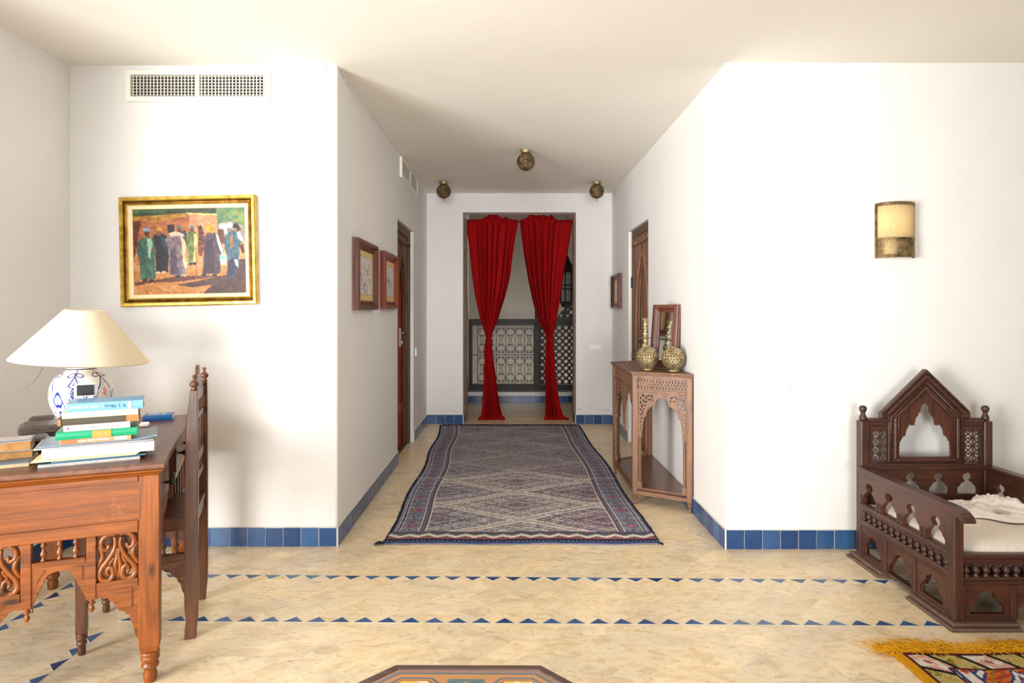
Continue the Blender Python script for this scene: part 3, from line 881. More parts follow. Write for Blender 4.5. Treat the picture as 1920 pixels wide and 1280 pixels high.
# ------------------------------------------------------------ table lamp
def vase_colors(nv, nu, H, R):
    white = lin([238, 236, 232]); blue = lin([30, 52, 150]); dk = lin([30, 38, 80]); pk = lin([220, 150, 140])
    C = np.tile(white, (nv, nu, 1))
    th = (np.arange(nu) + .5) / nu * 2 * PI; v = np.linspace(0, 1, nv)
    TH, V = np.meshgrid(th, v)
    def paint(mask, c): C[mask] = c
    n = 6
    ph = (TH * n / (2 * PI)) % 1.0; d = (ph - .5) * 2        # -1..1 within a repeat
    up = (np.floor(TH * n / (2 * PI)) % 2) == 0
    # cusped medallion curve
    env = .60 + .20 * np.cos(PI * d) - .05 * np.abs(np.sin(2 * PI * d))
    paint(np.abs(V - env) < .024, blue)
    env2 = .34 + .22 * np.cos(PI * d + PI)
    paint(np.abs(V - env2) < .022, blue)
    env3 = .50 - .16 * np.cos(PI * d)
    # dotted net between the curves
    dots = ((np.abs((TH * 26 / PI + V * 22) % 1 - .5) < .17) & (np.abs((V * 26 - TH * 9) % 1 - .5) < .28))
    paint(dots & (V < env - .04) & (V > env2 + .04) , dk)
    # central almond with a stem
    r = np.sqrt((d / .16) ** 2 + ((V - .56) / .075) ** 2)
    paint((r < 1.0) & up & (r > .6), blue); paint((r < .45) & up, dk); paint((r < .9) & ~up, pk)
    for k in range(8):
        a = k * PI / 4
        rr = np.sqrt(((d - .3 * math.sin(a)) / .05) ** 2 + ((V - .56 - .12 * math.cos(a)) / .018) ** 2)
        paint((rr < 1) & up, dk)
    for s in (-.3, .3):
        r = np.sqrt((((d - s) * .9 + (V - .84) * 2.2 * np.sign(s)) / .30) ** 2 + ((V - .83) / .05) ** 2)
        paint((r < 1.0) & (r > .68), blue)
    r = np.sqrt((d / .12) ** 2 + ((V - .90) / .045) ** 2); paint((r < 1) & (r > .55), blue)
    r = np.sqrt(((np.abs(d) - 1) / .2) ** 2 + ((V - .22) / .09) ** 2); paint((r < 1) & (r > .65), blue); paint(r < .3, dk)
    paint(np.abs(V - .955) < .006, dk); paint(np.abs(V - .985) < .005, dk); paint(np.abs(V - .05) < .01, blue)
    return C
LX, LY = -1.975, 2.93
lamp = thing('table_lamp', 'table lamp with a blue and white painted ceramic base and cream cone shade', 'lamp', (LX, LY, DTOP), 0.35)
nv, nu = 180, 420
prof = np.array([(.066, 0), (.072, .006), (.084, .03), (.104, .07), (.119, .105), (.1265, .14), (.1265, .17), (.119, .205), (.100, .238), (.068, .258), (.060, .262), (.060, .276), (.052, .280)])
cum = np.concatenate([[0], np.cumsum(np.hypot(*np.diff(prof, axis=0).T))]); cum /= cum[-1]
vv = np.linspace(0, 1, nv); rr = np.interp(vv, cum, prof[:, 0]); zz = np.interp(vv, cum, prof[:, 1])
k3 = np.ones(9) / 9
rs = np.convolve(np.pad(rr, 4, 'edge'), k3, 'valid'); zs = np.convolve(np.pad(zz, 4, 'edge'), k3, 'valid'); zs[0] = 0
th = np.arange(nu) / nu * 2 * PI
P = np.stack([rs[:, None] * np.cos(th), rs[:, None] * np.sin(th), np.repeat(zs[:, None], nu, 1)], -1)
cc = vase_colors(nv, nu, .28, .126)
grid_mesh('ceramic_base', M_GLAZE, P, cc, parent=lamp, closed_u=True)
b = MB(); b.lathe([(.052, .272), (.052, .2795), (.015, .2795), (.012, .30), (.012, .35), (.018, .352), (.018, .375), (0, .375)], (0, 0, 0), 20)
b.build('lamp_fitting', M_BRASSD, lamp)
m = mat_new('shade_linen', srgb(250, 244, 226), 0.9)
BS(m).inputs['Subsurface Weight'].default_value = 0.0
f = noise(m, coords(m, (60, 60, 400)), 1.0, 2); L(m, ramp(m, f, [(.3, srgb(244, 236, 212)), (.7, srgb(252, 246, 228))]), BS(m).inputs['Base Color'])
tr = N(m, 'ShaderNodeBsdfTranslucent'); tr.inputs['Color'].default_value = srgb(255, 236, 196)
ms = N(m, 'ShaderNodeMixShader'); ms.inputs[0].default_value = 0.36
out = [n for n in m.node_tree.nodes if n.type == 'OUTPUT_MATERIAL'][0]
L(m, BS(m).outputs[0], ms.inputs[1]); L(m, tr.outputs[0], ms.inputs[2]); L(m, ms.outputs[0], out.inputs['Surface'])
b = MB()
seg = 64; vs = []; fs = []
pr = [(.272, 0), (.274, .004), (.082, .232), (.080, .236), (.077, .234), (.079, .230), (.270, .004)]
for r_, z_ in pr:
    for k in range(seg): vs.append((r_ * math.cos(2 * PI * k / seg), r_ * math.sin(2 * PI * k / seg), z_))
for i in range(len(pr)):
    j = (i + 1) % len(pr)
    for k in range(seg): fs.append((i * seg + k, i * seg + (k + 1) % seg, j * seg + (k + 1) % seg, j * seg + k))
tilt = Matrix.Translation((0, 0, .305)) @ Matrix.Rotation(-0.35, 4, 'Z') @ Matrix.Rotation(math.radians(4.0), 4, 'Y')
b.M = tilt; b.add(vs, fs, True)
sh = b.build('lamp_shade', m, lamp)
b = MB(); b.M = tilt
for k in range(3):
    a = 2 * PI * k / 3; b.tube([(0, 0, .07), (.05 * math.cos(a), .05 * math.sin(a), .15), (.078 * math.cos(a), .078 * math.sin(a), .225)], .0018, 5)
b.build('shade_carrier', M_BRASSD, sh)
# ------------------------------------------------------------ books and papers on the desk
def text_mesh(s, size, mat, name, parent, M, bold=False, mi=None, ext=0.0002):
    c = bpy.data.curves.new('txt', 'FONT'); c.body = s; c.size = size; c.align_x = 'CENTER'; c.align_y = 'CENTER'; c.extrude = ext
    o = bpy.data.objects.new('txt', c); COL.objects.link(o)
    dg = bpy.context.evaluated_depsgraph_get()
    me = bpy.data.meshes.new_from_object(o.evaluated_get(dg))
    COL.objects.unlink(o); bpy.data.objects.remove(o); bpy.data.curves.remove(c)
    me.transform(M); me.materials.clear(); me.materials.append(mat)
    ob = bpy.data.objects.new(name, me); COL.objects.link(ob); ob.parent = parent
    return ob
def paint_mat(name, c, rough=0.4): return mat_new(name, c, rough)
M_PAGE = fabric('page_edges', srgb(206, 190, 158), c2=srgb(182, 164, 130), weave=1200)
M_PAGEY = fabric('yellowed_page_edges', srgb(176, 134, 84), c2=srgb(146, 104, 60), weave=1200)
M_PAGEW = fabric('white_page_edges', srgb(224, 222, 216), c2=srgb(204, 200, 194), weave=1200)
def book(name, label, cat, loc, rz, w, d, h, cover, pages, spine='front', cov_t=0.002, soft=True, extra=None):
    """book lying flat; spine along the front (towards the camera); w along the spine, d deep"""
    t = thing(name, label, cat, loc, rz)
    b = MB()
    if spine == 'front':
        b.box(-w / 2, w / 2, -d / 2, d / 2, 0, cov_t); b.box(-w / 2, w / 2, -d / 2, d / 2, h - cov_t, h)
        n = 6; bulge = 0.0025
        vs = []; fs = []
        for i in range(n + 1):
            z_ = h * i / n; q = -bulge * math.sin(PI * i / n) - .0002
            vs += [(-w / 2, -d / 2 + q, z_), (w / 2, -d / 2 + q, z_), (w / 2, -d / 2 + .003, z_), (-w / 2, -d / 2 + .003, z_)]
        for i in range(n): fs += [(i * 4 + k, i * 4 + (k + 1) % 4, i * 4 + 4 + (k + 1) % 4, i * 4 + 4 + k) for k in range(4)]
        fs += [(3, 2, 1, 0), tuple(n * 4 + k for k in range(4))]
        b.add(vs, fs)
    else:
        b.box(-w / 2, w / 2, -d / 2, d / 2, 0, cov_t); b.box(-w / 2, w / 2, -d / 2, d / 2, h - cov_t, h); b.box(-w / 2, w / 2, d / 2 - .003, d / 2, cov_t, h - cov_t)
    b.build('cover', cover, t)
    b = MB(); y0 = -d / 2 + .003 if spine == 'front' else -d / 2 + .003
    b.box(-w / 2 + .003, w / 2 - .003, y0, d / 2 - .004, cov_t, h - cov_t)
    b.build('pages', pages, t)
    return t
def spine_M(x, w, d, h, up=True, z=None):
    """text on the front spine; up=False -> upside down"""
    M = Matrix.Translation((x, -d / 2 - 0.0032, (h / 2 if z is None else z))) @ Matrix.Rotation(PI / 2, 4, 'X')
    if not up: M = M @ Matrix.Rotation(PI, 4, 'Z')
    return M
# the leaning pile: everything stands on the desk just behind its front edge
sx0 = desk_pt(-.232, .19); SYAW = DTH + math.radians(4.5)
cs, sn = math.cos(SYAW), math.sin(SYAW)
YF = 2.22     # nominal distance of the spines
def on_stack(pxl, pxr, dep, h, z, dyaw=0.0, back=0.0):
    """returns loc, yaw, width for an object whose front edge spans two columns of the pile"""
    a = SYAW + dyaw
    fx = math.cos(a); fy = math.sin(a)
    A = Vector((sx0[0], sx0[1])) + Vector((-math.sin(SYAW), math.cos(SYAW))) * (-.115 + back)
    def hit(px):
        k = (px - 955) / FPX
        t = (k * A.y - A.x) / (fx - k * fy); return t
    tl, tr = hit(pxl), hit(pxr)
    tm = (tl + tr) / 2; w = tr - tl
    c = A + Vector((fx, fy)) * tm + Vector((-fy, fx)) * (dep / 2)
    return (c.x, c.y, z), a, w
z = DTOP
# 1 spiral notebook
lo, a, w = on_stack(70, 262, .20, .012, z)
nb = thing('spiral_notebook', 'white spiral-bound notebook with a teal cover at the bottom of the tall pile', 'notebook', lo, a)
b = MB(); b.box(-w / 2, w / 2, -.094, .10, .0, .0085); b.build('pages', M_PAGEW, nb)
b = MB(); b.box(-w / 2, w / 2, -.094, .10, .0085, .0105); b.build('cover', paint_mat('teal_card', srgb(84, 140, 160)), nb)
b = MB()
n = 52
for k in range(n):
    x = -w / 2 + .004 + (w - .008) * k / (n - 1)
    b.tube([(x + .0015 * math.sin(q), -.0945 - .0055 * math.cos(q) + .0035, .0056 + .0052 * math.sin(q)) for q in [j * 2 * PI / 6 for j in range(6)]], .0009, 4, closed=True)
b.build('spiral_binding', M_PLASTIC, nb)
z += .0115
# 2 steel-blue folder
lo, a, w = on_stack(96, 274, .19, .006, z, math.radians(1.0), .008)
fo = MB(); fo.box(-w / 2, w / 2, -.095, .095, 0, .0065); fo = fo.build('paper_folder', paint_mat('blue_folder_card', srgb(78, 118, 146)), None, bevel=.001)
fo.location = lo; fo.rotation_euler = (0, 0, a); tag(fo, 'flat steel-blue folder lying on the spiral notebook', 'folder'); z += .007
# 3 cream loose sheets
lo, a, w = on_stack(56, 262, .21, .008, z, math.radians(-1.5), .0)
b = MB()
for k in range(4): b.box(-w / 2 + .004 * k, w / 2 - .004 * (3 - k), -.105 + .002 * k, .105, .0022 * k, .0022 * k + .0021)
fo = b.build('loose_papers', paint_mat('cream_paper', srgb(218, 200, 160), .8), None); fo.location = lo; fo.rotation_euler = (0, 0, a)
tag(fo, 'cream loose sheets sticking out left under the thick white catalogue', 'papers'); z += .0092
# 4 thick white-lilac catalogue
hh = .034
lo, a, w = on_stack(78, 289, .20, hh, z, math.radians(0.5), -.002)
def lilac():
    m = mat_new('glossy_white_lilac_cover', rough=.3)
    f = noise(m, coords(m, (2, 2, 10)), 1.3, 3)
    L(m, ramp(m, f, [(.38, srgb(186, 158, 196)), (.5, srgb(208, 200, 212)), (.64, srgb(220, 219, 224))]), BS(m).inputs['Base Color']); return m
bk = book('catalogue', 'thick glossy white and lilac catalogue in the lower part of the tall pile', 'book', lo, a, w, .20, hh, lilac(), M_PAGEW)
b = MB(); b.box(-.01, .055, -.1035, -.1025, .019, .027); b.build('spine_label', M_PAGEW, bk)
z += hh + .0005
# 5 glossy magazines curling
lo, a, w = on_stack(66, 291, .20, .01, z, math.radians(2.0), .004)
b = MB()
nx = 24
for lay, (dz, th_) in enumerate(((0, .003), (.0035, .0025), (.0065, .003))):
    vs = []; fs = []
    for i in range(nx + 1):
        x = -w / 2 + w * i / nx + (lay - 1) * .006
        c = .006 * max(0, (i / nx - .72) / .28) ** 2 * (lay + .4) * .6
        for (y, q) in ((-.10, 0), (.10, 0), (.10, 1), (-.10, 1)): vs.append((x, y + .003 * lay, dz + c + q * th_))
    for i in range(nx):
        for k in range(4): fs.append((i * 4 + k, (i + 1) * 4 + k, (i + 1) * 4 + (k + 1) % 4, i * 4 + (k + 1) % 4))
    fs += [(0, 1, 2, 3), tuple(nx * 4 + k for k in (3, 2, 1, 0))]
    b.add(vs, fs, False, lay)
mg = b.build('magazines', [paint_mat('magazine_paper', srgb(222, 208, 186)), paint_mat('magazine_dark', srgb(120, 124, 140), .3), paint_mat('magazine_cover_blue', srgb(132, 156, 172), .3)], None)
mg.location = lo; mg.rotation_euler = (0, 0, a); tag(mg, 'glossy pale blue magazines with a curled right corner in the pile', 'magazine'); z += .0108
# 6 orange guide
hh = .017
lo, a, w = on_stack(112, 246, .15, hh, z, math.radians(0.5), .008)
M_OR = paint_mat('orange_cover', srgb(210, 150, 108)); M_OR2 = paint_mat('red_orange_print', srgb(214, 104, 54)); M_WT = paint_mat('white_print', srgb(248, 246, 240)); M_RD = paint_mat('red_print', srgb(200, 70, 90)); M_DKT = paint_mat('dark_print', srgb(60, 84, 110)); M_ORG = paint_mat('amber_print', srgb(224, 142, 48))
bk = book('guidebook', 'pale orange guidebook under the green one, white title on its spine', 'book', lo, a, w, .15, hh, M_OR, M_PAGEW)
b = MB(); b.box(-w / 2 + .004, -w / 2 + .052, -.0778, -.0770, .002, hh - .002); b.build('spine_band', M_OR2, bk)
b = MB(); b.box(w / 2 - .050, w / 2 - .012, -.0781, -.0771, .003, hh - .003); lb = b.build('spine_label', M_WT, bk)
text_mesh('Espagne Côte Nord', .0115, M_WT, 'title_lettering', bk, spine_M(-.008, w, .15, hh, False), ext=.0003)
z += hh
# 7 green guide
hh = .026
lo, a, w = on_stack(104, 257, .14, hh, z, math.radians(1.0), .002)
M_GR = paint_mat('green_cover', srgb(14, 150, 104), .35)
bk = book('guidebook', 'bright green guidebook with an orange block in the middle of its spine', 'book', lo, a, w, .14, hh, M_GR, M_PAGEW)
b = MB(); b.box(-.014, .042, -.0738, -.0722, .001, hh - .001); b.build('spine_band', M_ORG, bk)
text_mesh('Europe', .011, M_PAGE, 'label_lettering', bk, Matrix.Translation((.014, -.0741, hh / 2)) @ Matrix.Rotation(PI / 2, 4, 'X') @ Matrix.Rotation(PI, 4, 'Z'), ext=.0002)
z += hh
# 8 white book
hh = .0225
lo, a, w = on_stack(119, 244, .13, hh, z, math.radians(0.0), .010)
bk = book('travel_book', 'white book with pink title lettering, between the green and dark olive books', 'book', lo, a, w, .13, hh, paint_mat('white_gloss_cover', srgb(226, 220, 222), .35), M_PAGEW)
text_mesh('Madrid, Castilla', .0145, paint_mat('pink_print', srgb(226, 130, 140)), 'title_lettering', bk, spine_M(.022, w, .13, hh, False), ext=.0003)
b = MB(); b.lathe([(.0, 0), (.0035, 0), (.0035, .0008), (0, .0008)], (-w / 2 + .013, -.0684, hh / 2), 10, 'y'); b.build('spine_mark', M_RD, bk)
z += hh
# 9 olive book
hh = .0235
lo, a, w = on_stack(107, 261, .16, hh, z, math.radians(1.5), .0)
bk = book('hardback_book', 'dark olive hardback book with tan leather ends, in the middle of the pile', 'book', lo, a, w, .15, hh, paint_mat('olive_cloth', srgb(74, 68, 54), .7), M_PAGEY)
b = MB(); b.box(w / 2 - .040, w / 2 - .001, -.0790, -.0772, .0005, hh - .0005); b.build('spine_band', paint_mat('tan_leather', srgb(176, 112, 62), .5), bk)
b = MB(); b.box(-w / 2 + .001, -w / 2 + .010, -.0790, -.0772, .0005, hh - .0005); b.build('spine_band', paint_mat('tan_leather', srgb(176, 112, 62), .5), bk)
z += hh
# 10 cream book
hh = .022
lo, a, w = on_stack(116, 259, .13, hh, z, math.radians(0.5), .004)
M_CRM = paint_mat('cream_cover', srgb(224, 204, 170), .5)
bk = book('paperback_book', 'thick cream paperback directly beneath the pale blue one', 'book', lo, a, w, .13, hh, M_CRM, M_PAGE)
z += hh
# 11 light blue novel
hh = .030
lo, a, w = on_stack(125, 268, .135, hh, z, math.radians(0.5), .0)
bk = book('paperback_book', 'pale blue paperback novel on top of the tall pile of books', 'book', lo, a, w, .135, hh, paint_mat('sky_blue_cover', srgb(112, 164, 206), .4), M_PAGE)
text_mesh('R. J. Ellory', .0155, M_DKT, 'author_lettering', bk, spine_M(.028, w, .135, hh, False), ext=.0003)
text_mesh('Sólo el silencio', .0145, M_WT, 'title_lettering', bk, spine_M(-.064, w, .135, hh, False), ext=.0005)
b = MB(); b.box(w / 2 - .046, w / 2 - .036, -.0712, -.0702, .003, hh - .003); b.build('spine_emblem', M_WT, bk)
z += hh
TOPZ = z
# small clock with a dark display on the top book
ck = thing('desk_clock', 'little white-cased clock with a black display on the uppermost book', 'clock', (0, 0, 0), 0)
Yc = 2.395; ck.location = (PX(160, Yc), Yc, TOPZ); ck.rotation_euler = (0, 0, SYAW + .05)
b = MB(); b.box(-.035, .033, -.011, .011, 0, .049); b.build('case', M_PLASTIC, ck, bevel=.003)
b = MB(); b.box(-.026, .029, -.0125, -.0112, .004, .044); b.build('display', mat_new('black_display', srgb(16, 15, 14), .25), ck)

# second low pile at the left edge of the photograph
def px_desk(px, py, h=0.0):
    """point on the desk top (raised by h) seen at a pixel"""
    Y = (CAMZ - DTOP - h) * FPX / (py - 583.0); return PX(px, Y), Y
mX, mY = px_desk(-18, 881)
mg = MB(); mg.box(-.145, .105, -.0, .20, 0, .012); mg.box(-.142, .103, .002, .198, .0125, .016, 1)
mg = mg.build('magazine', [M_PAGE, paint_mat('slate_cover', srgb(96, 116, 136), .35)], None, bevel=.001)
mg.location = (mX, mY, DTOP); mg.rotation_euler = (0, 0, DTH + .12); tag(mg, 'cream-edged slate-blue magazine under the two old paperbacks at far left', 'magazine')
pX, pY = px_desk(-22, 865, .018)
bk = book('old_paperback', 'yellowed old paperback, the lower one of the low left-hand pile', 'book', (pX + .0, pY + .065, DTOP + .0165), DTH + .25, .17, .12, .028, paint_mat('brown_cover', srgb(120, 86, 60)), M_PAGEY, spine='back')
bk = book('old_paperback', 'yellowed paperback with a pale printed cover, on top of the low left-hand pile', 'book', (pX - .004, pY + .066, DTOP + .0447), DTH + .16, .175, .115, .034, None or paint_mat('blue_grey_cover', srgb(150, 160, 172)), M_PAGEY, spine='back')
nvv, nuu = 40, 60
uu, ww = np.meshgrid(np.linspace(0, 1, nuu), np.linspace(0, 1, nvv))
Cc = np.tile(lin([206, 200, 196]), (nvv, nuu, 1))
Cc[(np.sin(uu * 19 + ww * 5) * np.cos(ww * 17) > .35)] = lin([150, 172, 196]); Cc[(np.sin(uu * 11 - ww * 8) > .75)] = lin([222, 170, 156]); Cc[(ww < .12)] = lin([120, 140, 160])
Pp = np.stack([(uu - .5) * .165, (ww - .5) * .105, np.full_like(uu, .0348)], -1)
grid_mesh('cover_picture', M_PRINT, Pp, Cc, parent=bk, smooth=False)

# dark carved wooden boxes behind
def lidded(name, label, loc, rz, w, d, h, lidh, carved):
    t = thing(name, label, 'box', loc, rz)
    b = MB(); b.box(-w / 2, w / 2, -d / 2, d / 2, 0, h - lidh - .001); b.build('body', W_DARK['x'], t, bevel=.002)
    b = MB(); b.box(-w / 2 - .004, w / 2 + .004, -d / 2 - .004, d / 2 + .004, h - lidh, h - lidh * .4); b.taper((-w / 2 - .004, w / 2 + .004, -d / 2 - .004, d / 2 + .004, h - lidh * .4), (-w / 2 + .008, w / 2 - .008, -d / 2 + .008, d / 2 - .008, h))
    if carved:
        for k in range(5): b.box(-w / 2 - .007, w / 2 + .007, -d / 2 + d * (k + .15) / 5, -d / 2 + d * (k + .7) / 5, h - lidh, h - lidh * .3)
    b.build('lid', M_BOXW, t, bevel=.002)
    return t
M_BOXW = wood('ebonised_wood', srgb(92, 80, 72), srgb(52, 44, 42), 'y', rough=.35)
lidded('carved_box', 'low dark box with a grey lid beside the old paperbacks', (*px_desk(62, 846), DTOP), DTH + .35, .095, .12, .058, .014, False)
lidded('carved_box', 'dark carved box with ridged lid, between the lamp and the low dark box', (*px_desk(76, 822), DTOP), DTH + .2, .13, .17, .066, .03, True)
lidded('carved_box', 'small flat-topped dark box against the left side of the lamp', (*px_desk(78, 806), DTOP), DTH + .1, .08, .07, .062, .012, False)

# blue book and white adapter at the right
bX, bY = px_desk(288, 789)
bk = book('pocket_book', 'blue pocket book lying alone near the far end of the desk', 'book', (bX, bY + .05, DTOP), DTH - .05, .128, .085, .026, paint_mat('royal_blue_cover', srgb(30, 98, 166), .35), M_PAGEW)
b = MB(); b.box(-.05, .0, -.03, .03, .0262, .0268); b.box(.01, .03, -.03, .02, .0262, .0268); b.build('cover_print', paint_mat('pale_blue_print', srgb(150, 186, 214)), bk)
aX, aY = px_desk(283, 796)
ad = thing('phone_charger', 'white charger plug with its cord in front of the blue pocket book', 'charger', (aX, aY - .05, DTOP), DTH)
b = MB(); b.box(-.020, .020, -.012, .012, 0.001, .021); b.build('plug', M_PLASTIC, ad, bevel=.005)
b = MB(); pts = [(-.02, 0, .010), (-.04, -.012, .004), (-.05, -.03, .004), (-.065, -.022, .012), (-.078, .0, .022), (-.090, -.005, .018), (-.105, -.02, .006), (-.125, -.02, .004)]
b.tube(pts, .0022, 6); b.build('cord', M_PLASTIC, ad)
# ------------------------------------------------------------ the market painting
def poly_mask(U, V, pts):
    inside = np.zeros(U.shape, bool); n = len(pts); j = n - 1
    for i in range(n):
        xi, yi = pts[i]; xj, yj = pts[j]
        if yi != yj:
            c = ((yi > V) != (yj > V)) & (U < (xj - xi) * (V - yi) / (yj - yi) + xi)
            inside ^= c
        j = i
    return inside
def smooth_noise(shape, cells, seed, oct=3):
    rng = np.random.RandomState(seed); out = np.zeros(shape); amp = 1.0; tot = 0
    for o in range(oct):
        ny, nx = cells[0] * 2 ** o + 2, cells[1] * 2 ** o + 2
        g = rng.rand(ny, nx)
        yy = np.linspace(0, ny - 1.001, shape[0]); xx = np.linspace(0, nx - 1.001, shape[1])
        y0 = yy.astype(int); x0 = xx.astype(int); fy = (yy - y0)[:, None]; fx = (xx - x0)[None, :]
        a = g[y0][:, x0]; b_ = g[y0][:, x0 + 1]; c = g[y0 + 1][:, x0]; d = g[y0 + 1][:, x0 + 1]
        out += amp * (a * (1 - fx) * (1 - fy) + b_ * fx * (1 - fy) + c * (1 - fx) * fy + d * fx * fy); tot += amp; amp *= .6
    return out / tot
def paint_market(nv, nu):
    Xc = np.linspace(175, 1300, nu); Yc = np.linspace(212, 1085, nv)
    U, V = np.meshgrid(Xc, Yc)
    n1 = smooth_noise((nv, nu), (14, 18), 1); n2 = smooth_noise((nv, nu), (40, 26), 2); n3 = smooth_noise((nv, nu), (26, 60), 3)
    Uw = U + (n1 - .5) * 16; Vw = V + (n2 - .5) * 14
    I = np.zeros((nv, nu, 3))
    def fill(mask, c, var=18, nn=None, c2=None):
        c = np.array(c, float); nn = n2 if nn is None else nn
        t = nn[mask][:, None]
        if c2 is not None: I[mask] = c * (1 - np.clip((t - .3) / .4, 0, 1)) + np.array(c2, float) * np.clip((t - .3) / .4, 0, 1)
        else: I[mask] = c + (t - .5) * 2 * var
    fill(U > -1, (118, 132, 92), c2=(84, 120, 96)); fill(Uw > 900 + .4 * (Vw - 200), (104, 150, 128), c2=(150, 160, 100)); fill(((Uw - 1230) / 90) ** 2 + ((Vw - 300) / 60) ** 2 < 1, (170, 180, 110), c2=(120, 156, 120))
    fill(poly_mask(Uw, Vw, [(160, 250), (160, 300), (700, 275), (980, 290), (1020, 280), (1010, 200), (560, 200), (500, 250)]), (90, 104, 64), c2=(70, 92, 80))
    fill(poly_mask(Uw, Vw, [(150, 290), (700, 262), (760, 270), (750, 420), (740, 720), (150, 760)]), (176, 112, 74), c2=(204, 140, 96))      # shaded mud wall
    fill(poly_mask(Uw, Vw, [(150, 285), (460, 272), (700, 258), (720, 290), (500, 320), (420, 350), (200, 320), (160, 340)]), (214, 174, 88), c2=(176, 120, 60))
    fill(poly_mask(Uw, Vw, [(745, 262), (1020, 280), (1020, 520), (745, 560)]), (232, 176, 140), c2=(214, 150, 112))     # sunlit wall
    fill(poly_mask(Uw, Vw, [(700, 256), (780, 258), (1020, 274), (1020, 290), (760, 276)]), (240, 208, 140), 10)
    fill(poly_mask(Uw, Vw, [(180, 620), (1300, 560), (1300, 1100), (180, 1100)]), (214, 150, 100), c2=(236, 180, 132))    # ground
    fill(poly_mask(Uw, Vw, [(160, 330), (260, 330), (230, 480), (190, 700), (160, 720)]), (110, 56, 48), c2=(140, 76, 60))
    fill(poly_mask(Uw, Vw, [(180, 860), (1300, 800), (1300, 1100), (180, 1100)]), (206, 142, 84), c2=(228, 172, 112))
    fill(poly_mask(Uw, Vw, [(180, 960), (400, 935), (600, 905), (860, 900), (1050, 905), (900, 930), (640, 960), (400, 960), (190, 990)]), (128, 84, 74), 14)
    fill(poly_mask(Uw, Vw, [(600, 990), (800, 960), (1000, 915), (1110, 900), (1140, 780), (1240, 740), (1310, 740), (1310, 1100), (860, 1090), (960, 1000), (760, 1020)]), (92, 66, 70), c2=(120, 84, 74))
    fill(poly_mask(Uw, Vw, [(520, 375), (592, 375), (598, 450), (525, 460)]), (64, 42, 44), 8)
    fill(poly_mask(Uw, Vw, [(1020, 370), (1190, 362), (1290, 400), (1300, 560), (1020, 560)]), (150, 130, 118), c2=(190, 176, 168))
    for (x, y) in ((1060, 400), (1105, 410), (1150, 392), (1100, 455)):
        fill(((Uw - x) / 26) ** 2 + ((Vw - y) / 30) ** 2 < 1, (214, 220, 226), 20)
    fill(poly_mask(Uw, Vw, [(1025, 430), (1090, 440), (1100, 560), (1040, 600)]), (126, 80, 72), 20)
    def figure(robe, c, c2, head, hc, hat, hatc, feet=None, light=None, lc=None, dark=None, dc=None):
        fill(poly_mask(Uw, Vw, robe), c, c2=c2, nn=n3)
        if dark: fill(poly_mask(Uw, Vw, dark), dc, 10)
        if light: fill(poly_mask(Uw, Vw, light), lc, 14)
        x, y, a, b_ = head; fill(((U - x) / a) ** 2 + ((V - y) / b_) ** 2 < 1, hc, 16)
        x, y, a, b_ = hat; fill((((U - x) / a) ** 2 + ((V - y) / b_) ** 2 < 1) & (V < y + b_ * .55), hatc, 18)
        for f in (feet or []): fill(((U - f[0]) / 24) ** 2 + ((V - f[1]) / 13) ** 2 < 1, f[2], 8)
    figure([(690, 500), (740, 445), (800, 450), (832, 520), (840, 590), (815, 640), (800, 780), (735, 780), (715, 650), (690, 600)], (112, 126, 76), (150, 160, 110), (768, 430, 20, 24), (120, 76, 60), (767, 405, 22, 22), (110, 140, 132),
           [(745, 780, (70, 50, 46)), (790, 778, (80, 60, 50))], [(780, 470), (815, 480), (826, 560), (800, 770), (770, 760), (790, 600)], (232, 214, 150))
    fill(poly_mask(Uw, Vw, [(830, 400), (870, 400), (892, 480), (885, 640), (860, 710), (826, 690), (830, 540)]), (170, 96, 48), c2=(96, 60, 52))
    fill(((U - 850) / 22) ** 2 + ((V - 415) / 26) ** 2 < 1, (84, 56, 50), 10)
    fill(poly_mask(Uw, Vw, [(655, 450), (700, 430), (720, 480), (700, 560), (670, 560)]), (66, 84, 92), 14)
    figure([(375, 490), (410, 462), (480, 460), (515, 500), (525, 640), (520, 860), (398, 860), (392, 600)], (36, 34, 46), (58, 52, 66), (438, 458, 26, 32), (150, 98, 76), (438, 422, 29, 24), (226, 176, 62),
           [(415, 862, (232, 200, 170)), (478, 860, (226, 196, 166))], [(455, 500), (490, 505), (500, 620), (470, 600)], (60, 98, 128))
    figure([(205, 650), (215, 560), (250, 515), (300, 500), (350, 495), (385, 545), (405, 640), (385, 700), (396, 920), (244, 935), (236, 740)], (72, 112, 100), (104, 140, 122), (313, 455, 28, 38), (116, 74, 58), (311, 425, 33, 26), (150, 180, 204),
           [(285, 936, (54, 44, 46)), (350, 940, (54, 44, 46))], [(310, 520), (350, 510), (370, 560), (352, 640), (345, 730), (330, 700), (318, 600)], (176, 208, 184))
    fill(((U - 378) / 20) ** 2 + ((V - 634) / 17) ** 2 < 1, (160, 104, 80), 8); fill(((U - 232) / 16) ** 2 + ((V - 722) / 22) ** 2 < 1, (176, 116, 82), 8)
    figure([(495, 520), (545, 470), (600, 445), (655, 470), (700, 560), (702, 640), (690, 720), (716, 800), (712, 880), (640, 900), (532, 890), (520, 640)], (132, 116, 124), (164, 146, 146), (640, 430, 24, 28), (130, 84, 66), (638, 404, 26, 22), (112, 140, 120),
           [(615, 905, (60, 54, 62)), (690, 895, (214, 190, 150))], [(655, 480), (690, 520), (705, 600), (694, 690), (716, 800), (700, 860), (672, 760), (660, 600)], (236, 212, 186), [(545, 640), (600, 600), (610, 780), (640, 880), (550, 885)], (104, 92, 112))
    fill(poly_mask(Uw, Vw, [(530, 470), (600, 440), (690, 470), (700, 500), (620, 490), (560, 500)]), (220, 200, 178), 16)
